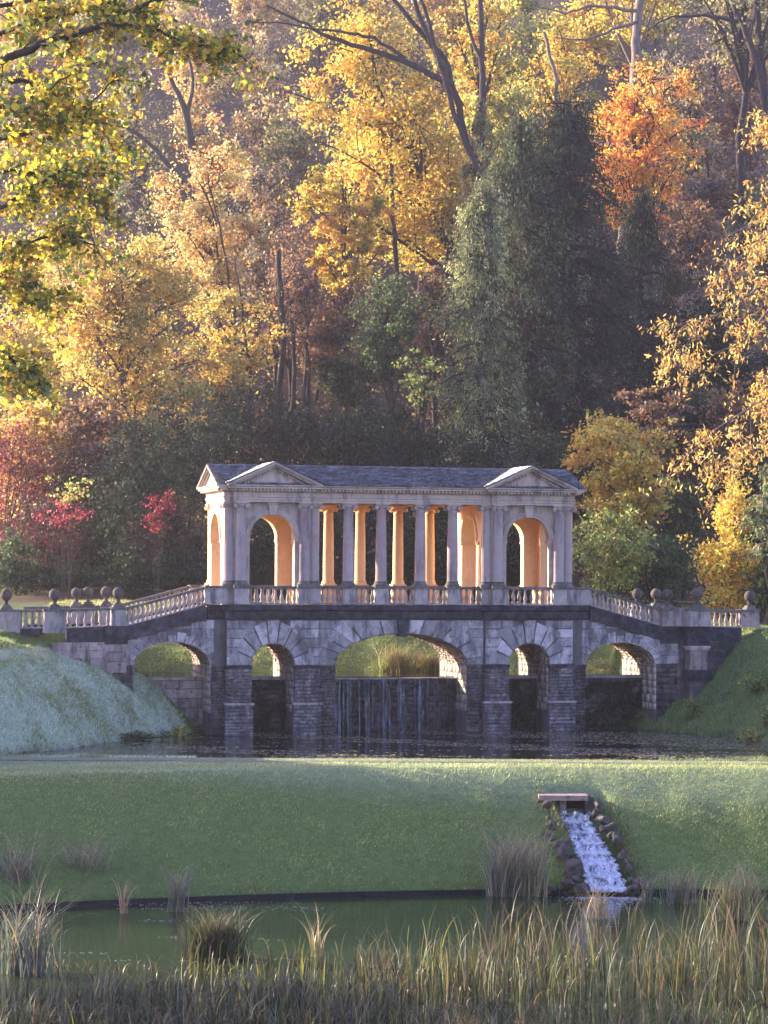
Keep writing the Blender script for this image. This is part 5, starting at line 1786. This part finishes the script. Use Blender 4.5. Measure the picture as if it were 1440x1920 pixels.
# fine floating weed sheet, streaky
n = 26000
x = rs.uniform(-16, 22, n); y = rs.uniform(98.6, 117.5, n)
m_ = wob(x * .6, y * 3.0, .7, 63) + .5 * sstep(4, 14, x) + .35 * (y > 113) * (x > -3)
k = (m_ > .3) & (terrain(x, y) < -.02)
x, y = x[k], y[k]
link(bpy.data.objects.new('floating_weed', leaves_mesh('floating_weed', rs, np.stack([x, y, np.full(len(x), .008)], 1), .15, [(.42, .36, .2), (.3, .3, .17), (.55, .48, .3)], up=30)))['kind'] = 'stuff'
n = 5000
x = rs.uniform(-14, -2, n); y = rs.uniform(70, 85.5, n)
m_ = wob(x * .7, y * 2.0, .9, 65) + .7 * (np.abs(y - 83.2) < 1.0) + .3 * (np.abs(y - 70.5) < 1.2)
k = m_ > .75
x, y = x[k], y[k]
link(bpy.data.objects.new('floating_leaves', leaves_mesh('floating_leaves', rs, np.stack([x, y, np.full(len(x), -3.738)], 1), .10, [(.5, .5, .5), (.4, .4, .4), (.36, .3, .22)], up=30)))['kind'] = 'stuff'

# ------------------------------------------------------------------ lake edging
ed = empty('lake_edging', (0, 86, -3.75)); tag(ed, 'dark timber edging along the foot of the dam at the lower lake', 'edging')
xk = -15.0
while xk < 19:
    l = 2.4
    y0, y1 = float(kerb_y(xk)), float(kerb_y(xk + l))
    if not (6.6 < xk + 1.2 < 9.0):
        d = Vector((l, y1 - y0)).normalized(); q = Vector((d.y, -d.x)) * .05
        pts = []
        for (px_, py_) in ((xk + .008, y0), (xk + l - .008, y1)):
            for sg in (1, -1):
                for zz in (-.3, .17):
                    pts.append((px_ + q.x * sg, py_ - .06 + q.y * sg - 86, zz))
        MB().hexa(pts).build('board', M['kerb'], ed)
    xk += l

# ------------------------------------------------------------------ cascade in the dam
rs = np.random.RandomState(9)
CA = empty('stone_cascade', tuple(at(1080, 1500, 92))); tag(CA, 'rocky stepped cascade running down the grassy dam under a stone slab', 'cascade')
cl_ = CA.location.copy()
def L(v): return Vector(v) - cl_
def rock(px, py, Y, r, sx=1, sz=1, name='boulder'):
    bm = bmesh.new(); r = r * rs.choice([.6, .85, 1.1, 1.5]); sx *= rs.uniform(.8, 1.5)
    for _ in range(26):
        v_ = rs.normal(size=3); v_ /= np.linalg.norm(v_)
        v_ *= rs.uniform(.75, 1.1)
        bm.verts.new((v_[0] * sx * r, v_[1] * r, v_[2] * sz * r))
    bmesh.ops.convex_hull(bm, input=bm.verts)
    bmesh.ops.delete(bm, geom=[v for v in bm.verts if not v.link_faces], context='VERTS')
    me = bpy.data.meshes.new(name); bm.to_mesh(me); bm.free(); me.materials.append(M['rock'])
    o = bpy.data.objects.new(name, me); o.location = L(at(px, py, Y)); o.rotation_euler = (rs.uniform(-.3, .3), rs.uniform(-.3, .3), rs.uniform(0, 6))
    return link(o, CA)


# steps: rows down the slope; photo rows of the lips
DYC = -.3
rows = [(1524, 1047, 1106, 91.3), (1548, 1050, 1114, 90.8), (1568, 1056, 1128, 90.2), (1588, 1072, 1138, 89.6), (1606, 1082, 1150, 89.0), (1626, 1090, 1162, 88.3), (1650, 1096, 1172, 87.5), (1675, 1100, 1184, 86.5)]
rows = [(a, b + 2, c - 4, d + DYC) for a, b, c, d in rows]
vv, ff, vc = [], [], []
nu, nv_ = 44, 12
lines = []
fn = rs.rand(64)
for i in range(len(rows) - 1):
    py, xa, xb, Yd = rows[i]; py2, xa2, xb2, Yd2 = rows[i + 1]
    a_, b_ = at(xa, py, Yd), at(xb, py, Yd)
    zl = a_.z; zn = at(xa2, py2, Yd2).z
    MB().box(a_.x - .12 - cl_.x, b_.x + .12 - cl_.x, Yd - .06 - cl_.y, Yd + .8 - cl_.y, -4.2 - cl_.z, zl - .05 - cl_.z).build('stone_step', M['rock'], CA)
    sk = rs.uniform(-.14, .14); lipz = [.05 * math.sin(q * .31 + i * 1.9) + .03 * math.sin(q * .9 + i) for q in range(nu + 1)]
    jut = [sk * (q / nu - .5) * 2 + .05 * math.sin(q * (.35 + .1 * (i % 3)) + i * 2.1) + .02 * math.sin(q * 1.7 + i) + rs.normal(0, .015) for q in range(nu + 1)]
    for r_ in range(nv_):
        s_ = r_ / (nv_ - 1.0)
        if s_ < .45:
            f_ = s_ / .45; yy = Yd - .04 - .13 * f_ ** .6; zz = zl - (zl - zn - .05) * f_ ** 1.5; fm = .35 + .45 * f_
        else:
            f_ = (s_ - .45) / .55; yy = (Yd - .17) * (1 - f_) + (Yd2 + .05) * f_; zz = zn + .05 * (1 - f_) + .02; fm = 1.0 - .75 * f_ ** .8
        x0 = a_.x + (at(xa2, py2, Yd2).x - a_.x) * s_; x1 = b_.x + (at(xb2, py2, Yd2).x - b_.x) * s_
        x0 += .07 * math.sin(r_ * 1.3 + i * 2.7) - .04; x1 += .07 * math.sin(r_ * 1.1 + i * 4.1) + .04
        for q in range(nu + 1):
            k_ = q / nu
            st = (fn[(q * 7 + i * 13) % 64] - .5) * 1.3 + (fn[(q // 5 + i * 5) % 64] - .5) * 1.6
            foam = fm + .30 * st + rs.normal(0, .16)
            foam = min(1, max(0, (foam - .18) / .5))
            hgt = (.05 * foam + rs.normal(0, .012)) * (1.6 if .4 < s_ < .62 else 1)
            vv.append((x0 + (x1 - x0) * k_ - cl_.x + rs.normal(0, .008), yy - jut[q] * (1 if s_ < .9 else .3) - cl_.y, zz + hgt + lipz[q] * max(0, 1 - 2.2 * s_) - cl_.z))
            c0, c1 = np.array([.035, .045, .055]), np.array([.84, .85, .88])
            vc.append(c0 * (1 - foam) + c1 * foam)
        lines.append(len(vv) - nu - 1)
for a_, b_ in zip(lines, lines[1:]):
    for q in range(nu):
        ff.append((a_ + q, a_ + q + 1, b_ + q + 1, b_ + q))
wt_ = link(bpy.data.objects.new('cascading_water', np_mesh('cascading_water', vv, ff, M['foam'], np.array(vc), smooth=True)), CA); wt_['kind'] = 'stuff'
n = 700
fxx = at(1142, 1680, 86.0).x + rs.normal(0, .75, n); fyy = 86.0 - rs.exponential(.5, n)
fo_ = link(bpy.data.objects.new('foam_patches', leaves_mesh('foam_patches', rs, np.stack([fxx, fyy, np.full(n, -3.735)], 1), .09, [(.8, .82, .86), (.6, .63, .68)], up=30))); fo_['kind'] = 'stuff'
# spray droplets
n = 1500
ri = rs.randint(0, 7, n); pos = []
for i in ri:
    py, xa, xb, Yd = rows[i]
    p = at(rs.uniform(xa, xb), py + rs.uniform(2, 22), Yd - rs.uniform(.1, .35)); pos.append(p + Vector((0, 0, rs.exponential(.03))))
sp = link(bpy.data.objects.new('spray', leaves_mesh('spray', rs, np.array([tuple(p) for p in pos]) - np.array(cl_), .028, [(.9, .92, .95)], mat=M['blade'])), CA); sp['kind'] = 'stuff'
# lintel slab, near-black block standing for the shaded mouth, side stones
a_ = at(1010, 1496, 91.6); b_ = at(1102, 1496, 91.6)
MB().box(a_.x - cl_.x, b_.x - cl_.x, -.5, .9, a_.z - .09 - cl_.z, a_.z + .1 - cl_.z).build('slab', M['slab'], CA)
c_ = at(1050, 1505, 91.7); d_ = at(1062, 1524, 91.7)
MB().box(c_.x - cl_.x, d_.x - cl_.x, -.2, .3, d_.z - cl_.z, a_.z - .09 - cl_.z).build('prop_stone', M['slab'], CA)
MB().box(a_.x + .5 - cl_.x, b_.x - cl_.x, .02, .3, a_.z - 1.0 - cl_.z, a_.z - .095 - cl_.z).build('mouth_shade', M['kerb'], CA)
MB().box(a_.x + .1 - cl_.x, a_.x + .5 - cl_.x, -.12, .3, a_.z - 1.0 - cl_.z, a_.z - .095 - cl_.z).build('cheek_stone', M['rock'], CA)
MB().box(b_.x - .1 - cl_.x, b_.x + .22 - cl_.x, -.42, .3, a_.z - 1.1 - cl_.z, a_.z + .05 - cl_.z).build('cheek_stone', M['rock'], CA)
for (px, py, r, sz) in [(1112, 1506, .18, 1.6), (1110, 1524, .2, 1.3), (1118, 1514, .16, 1.1), (1123, 1540, .2, 1), (1118, 1530, .17, 1), (1136, 1552, .2, 1), (1140, 1568, .18, 1), (1150, 1580, .2, 1.1), (1162, 1592, .2, 1.2), (1160, 1606, .17, 1), (1172, 1612, .2, 1.1), (1176, 1628, .2, 1.2), (1182, 1645, .2, 1), (1190, 1660, .2, 1), (1128, 1556, .16, 1), (1146, 1572, .15, .9), (1168, 1622, .15, .9), (1194, 1674, .22, .8),
                        (1008, 1502, .15, .9), (1030, 1512, .22, .9), (1036, 1530, .2, 1), (1040, 1550, .2, 1), (1030, 1566, .2, .7), (1044, 1570, .18, .8), (1062, 1588, .2, 1.1), (1062, 1604, .2, 1.2), (1066, 1622, .2, 1), (1078, 1632, .28, 1), (1082, 1650, .25, 1.1), (1062, 1655, .3, .7), (1040, 1664, .35, .6), (1020, 1672, .3, .5), (1090, 1668, .22, .8), (1070, 1640, .2, .9)]:
    Yd = 91.4 - (py - 1505) / 170 * 4.9
    px += rs.uniform(-7, 7) + (4 if px > 1100 and py < 1650 else -2); py += rs.uniform(-5, 6)
    rock(px, py, Yd - .25, r * 1.0, rs.uniform(.8, 1.2), sz * rs.uniform(.9, 1.15))

n = 4200
t_ = rs.rand(n); sd_ = rs.choice([-1, 1], n)
yy_ = 91.8 - t_ * 5.2; xx_ = 7.35 + (91.5 - yy_) * .19 + sd_ * (.70 + t_ * .2 + rs.exponential(.16, n))
fr_o = blades('fringe_grass', np.stack([xx_, yy_, terrain(xx_, yy_) + rs.uniform(-.05, .12, n)], 1), rs.uniform(.1, .34, n), .022, colours(rs, n, [(.2, .28, .08), (.3, .3, .12), (.1, .14, .04), (.3, .24, .1)], .3), rs, (.1, -.3), 3, .8)
# ------------------------------------------------------------------ reeds
LZ = -3.75
def lakeY(py): return F * (CZ - LZ) / (py - HY)
BL = [(.12, .17, .13), (.16, .2, .17), (.2, .18, .12), (.1, .14, .09)]
GRR = [(.16, .22, .05), (.26, .3, .06), (.12, .17, .05), (.3, .26, .08)]
TAN = [(.45, .33, .16), (.5, .36, .2), (.4, .26, .14), (.3, .3, .1), (.22, .26, .1)]
cl_specs = [
    (955, 1676, 46, 170, 300, BL + TAN[:3], 'tall grey green reed clump at the lake edge left of the cascade'),
    (1000, 1674, 34, 150, 130, TAN + BL[:1], 'leaning tan reed clump against the cascade rocks'),
    (925, 1676, 14, 100, 50, BL + GRR[:1], 'short reeds at the left side of the tall grey green clump'),
    (332, 1712, 14, 120, 90, TAN[:2] + BL, 'narrow upright reed clump standing alone in the lower lake'),
    (232, 1716, 7, 90, 22, TAN[:3], 'very thin orange reed tuft left of the lone reed clump'),
    (150, 1690, 44, 150, 260, BL + TAN[:2], 'dense bluish reed clump at the left end of the edging'),
    (105, 1690, 26, 120, 90, BL, 'smaller bluish reeds beside the dense bluish clump'),
    (30, 1700, 36, 170, 190, BL + TAN[:3], 'tall reed clump at the left picture edge'),
    (50, 1830, 60, 200, 210, BL + TAN[:1], 'near bluish reeds at the left picture edge, standing in the lake'),
    (405, 1800, 52, 115, 620, [(.035, .06, .015), (.05, .07, .015), (.07, .06, .03)], 'round dark green sedge clump in the lake left of centre'),
    (590, 1795, 12, 130, 26, TAN[:3] + GRR[:1], 'few tan bent reeds rising above the sedges near the middle'),
    (1280, 1690, 34, 95, 110, TAN + BL, 'brown reeds at the lake edge right of the cascade'),
    (1120, 1720, 24, 90, 60, TAN, 'small tan reeds in front of the cascade foot'),
    (1385, 1720, 60, 130, 260, TAN + GRR[:2], 'tall tan reeds at the right picture edge'),
    (1215, 1690, 14, 90, 40, BL + TAN[:1], 'thin reeds beside the cascade foot on the right'),
]
for (px, py, wpx, hpx, n, pal, lab) in cl_specs:
    Yd = min(lakeY(py), 86.3)
    tuft('reed_clump', lab, 'reeds', px, py, Yd, n, hpx, wpx, pal, .035, .55, (.05, 0), z=LZ, seg=6)
# foreground reed bed
def reedbed(name, n, xr, yr, topf, pal, wts, seed, bend=.5, wd=.035, lean=(0, 0), thr=.0):
    rs = np.random.RandomState(seed)
    n = int(n * 1.7)
    y = rs.uniform(*yr, n); px = rs.uniform(*xr, n)
    x = (px - 720) * y / F
    m = wob(x, y, 2.4, seed) + .6 * wob(x, y, .8, seed + 5) + rs.normal(0, .22, n)
    k = m > thr
    x, y, px, m = x[k], y[k], px[k], m[k]; n = len(x)
    h = topf(px) * np.where(rs.rand(n) < .25, rs.uniform(.85, 1.15, n), rs.uniform(.35, .95, n)) * (1 + .12 * m)
    P = np.stack([x, y, np.full(n, LZ - .05)], 1)
    c = colours(rs, n, pal, .3, wts)
    f = (wob(x, y, 1.1, seed + 1) > .25)
    c[f] *= np.array([1.15, .95, .8])
    c *= (.18 + .42 * rs.rand(n) ** 1.1)[:, None] * np.array([.88, 1.0, .8])
    return blades(name, P, h, wd * 1.0, c, rs, lean, 6, bend, 'reed')


hf = lambda px: np.interp(px, [0, 200, 400, 600, 700, 800, 900, 1000, 1200, 1440], [.9, .7, .85, 1.2, 1.4, 1.6, 1.75, 2.0, 2.2, 2.2])
DK = [(.07, .09, .03), (.12, .09, .05), (.09, .11, .05)]
reedbed('reed_bed', 928, (660, 1560), (64.5, 71.0), lambda p: hf(p), GRR + TAN[:3] + BL[:2] + DK, None, 91, .38, .034)
reedbed('reed_bed', 321, (900, 1560), (70.5, 74.5), lambda p: hf(p), TAN + GRR[:1] + [(.5, .32, .2), (.55, .42, .3)], None, 92, .45, .032)
reedbed('reed_bed', 678, (180, 760), (60.5, 67.5), lambda p: hf(p) * .95, GRR + BL + DK + DK, None, 93, .4, .034)
reedbed('reed_bed', 463, (-120, 420), (58.5, 62.0), lambda p: hf(p) * 1.0, BL + DK + [(.2, .22, .2)], None, 94, .8, .045, (.25, 0))
reedbed('reed_bed', 928, (330, 1560), (57.5, 62.0), lambda p: hf(p) * .7, GRR + BL + DK + [(.3, .14, .05)], None, 95, .55, .034)
reedbed('reed_bed', 149, (340, 900), (66, 71.5), lambda p: hf(p) * 1.05, [(.34, .36, .07), (.45, .36, .06), (.2, .26, .06)], None, 96, .3, .045)

reedbed('reed_bed', 1100, (-60, 760), (59, 65.5), lambda p: 1.25 + 0 * p, DK + BL + BL + GRR[:3] + TAN[:1], None, 97, .45, .04, (0, 0), -.1)
reedbed('reed_litter', 1700, (100, 1560), (58, 72), lambda p: .55 + 0 * p, DK + TAN[:3] + [(.1, .07, .04)], None, 98, 1.6, .035, (0, 0), -.2)

# ------------------------------------------------------------------ morning haze
hz = MB().box(-150, 150, -8, 345, -7.5, 118).build('haze', M['path'])
hm, n_, out_ = mat_base('haze')
pv_ = N(n_, 'ShaderNodeVolumePrincipled')
pv_.inputs['Color'].default_value = (0.98, 0.95, 0.98, 1)
pv_.inputs['Density'].default_value = 0.00022
pv_.inputs['Anisotropy'].default_value = 0.7
n_.links.new(pv_.outputs[0], out_.inputs['Volume'])
hz.data.materials.clear(); hz.data.materials.append(hm)
hz['kind'] = 'stuff'
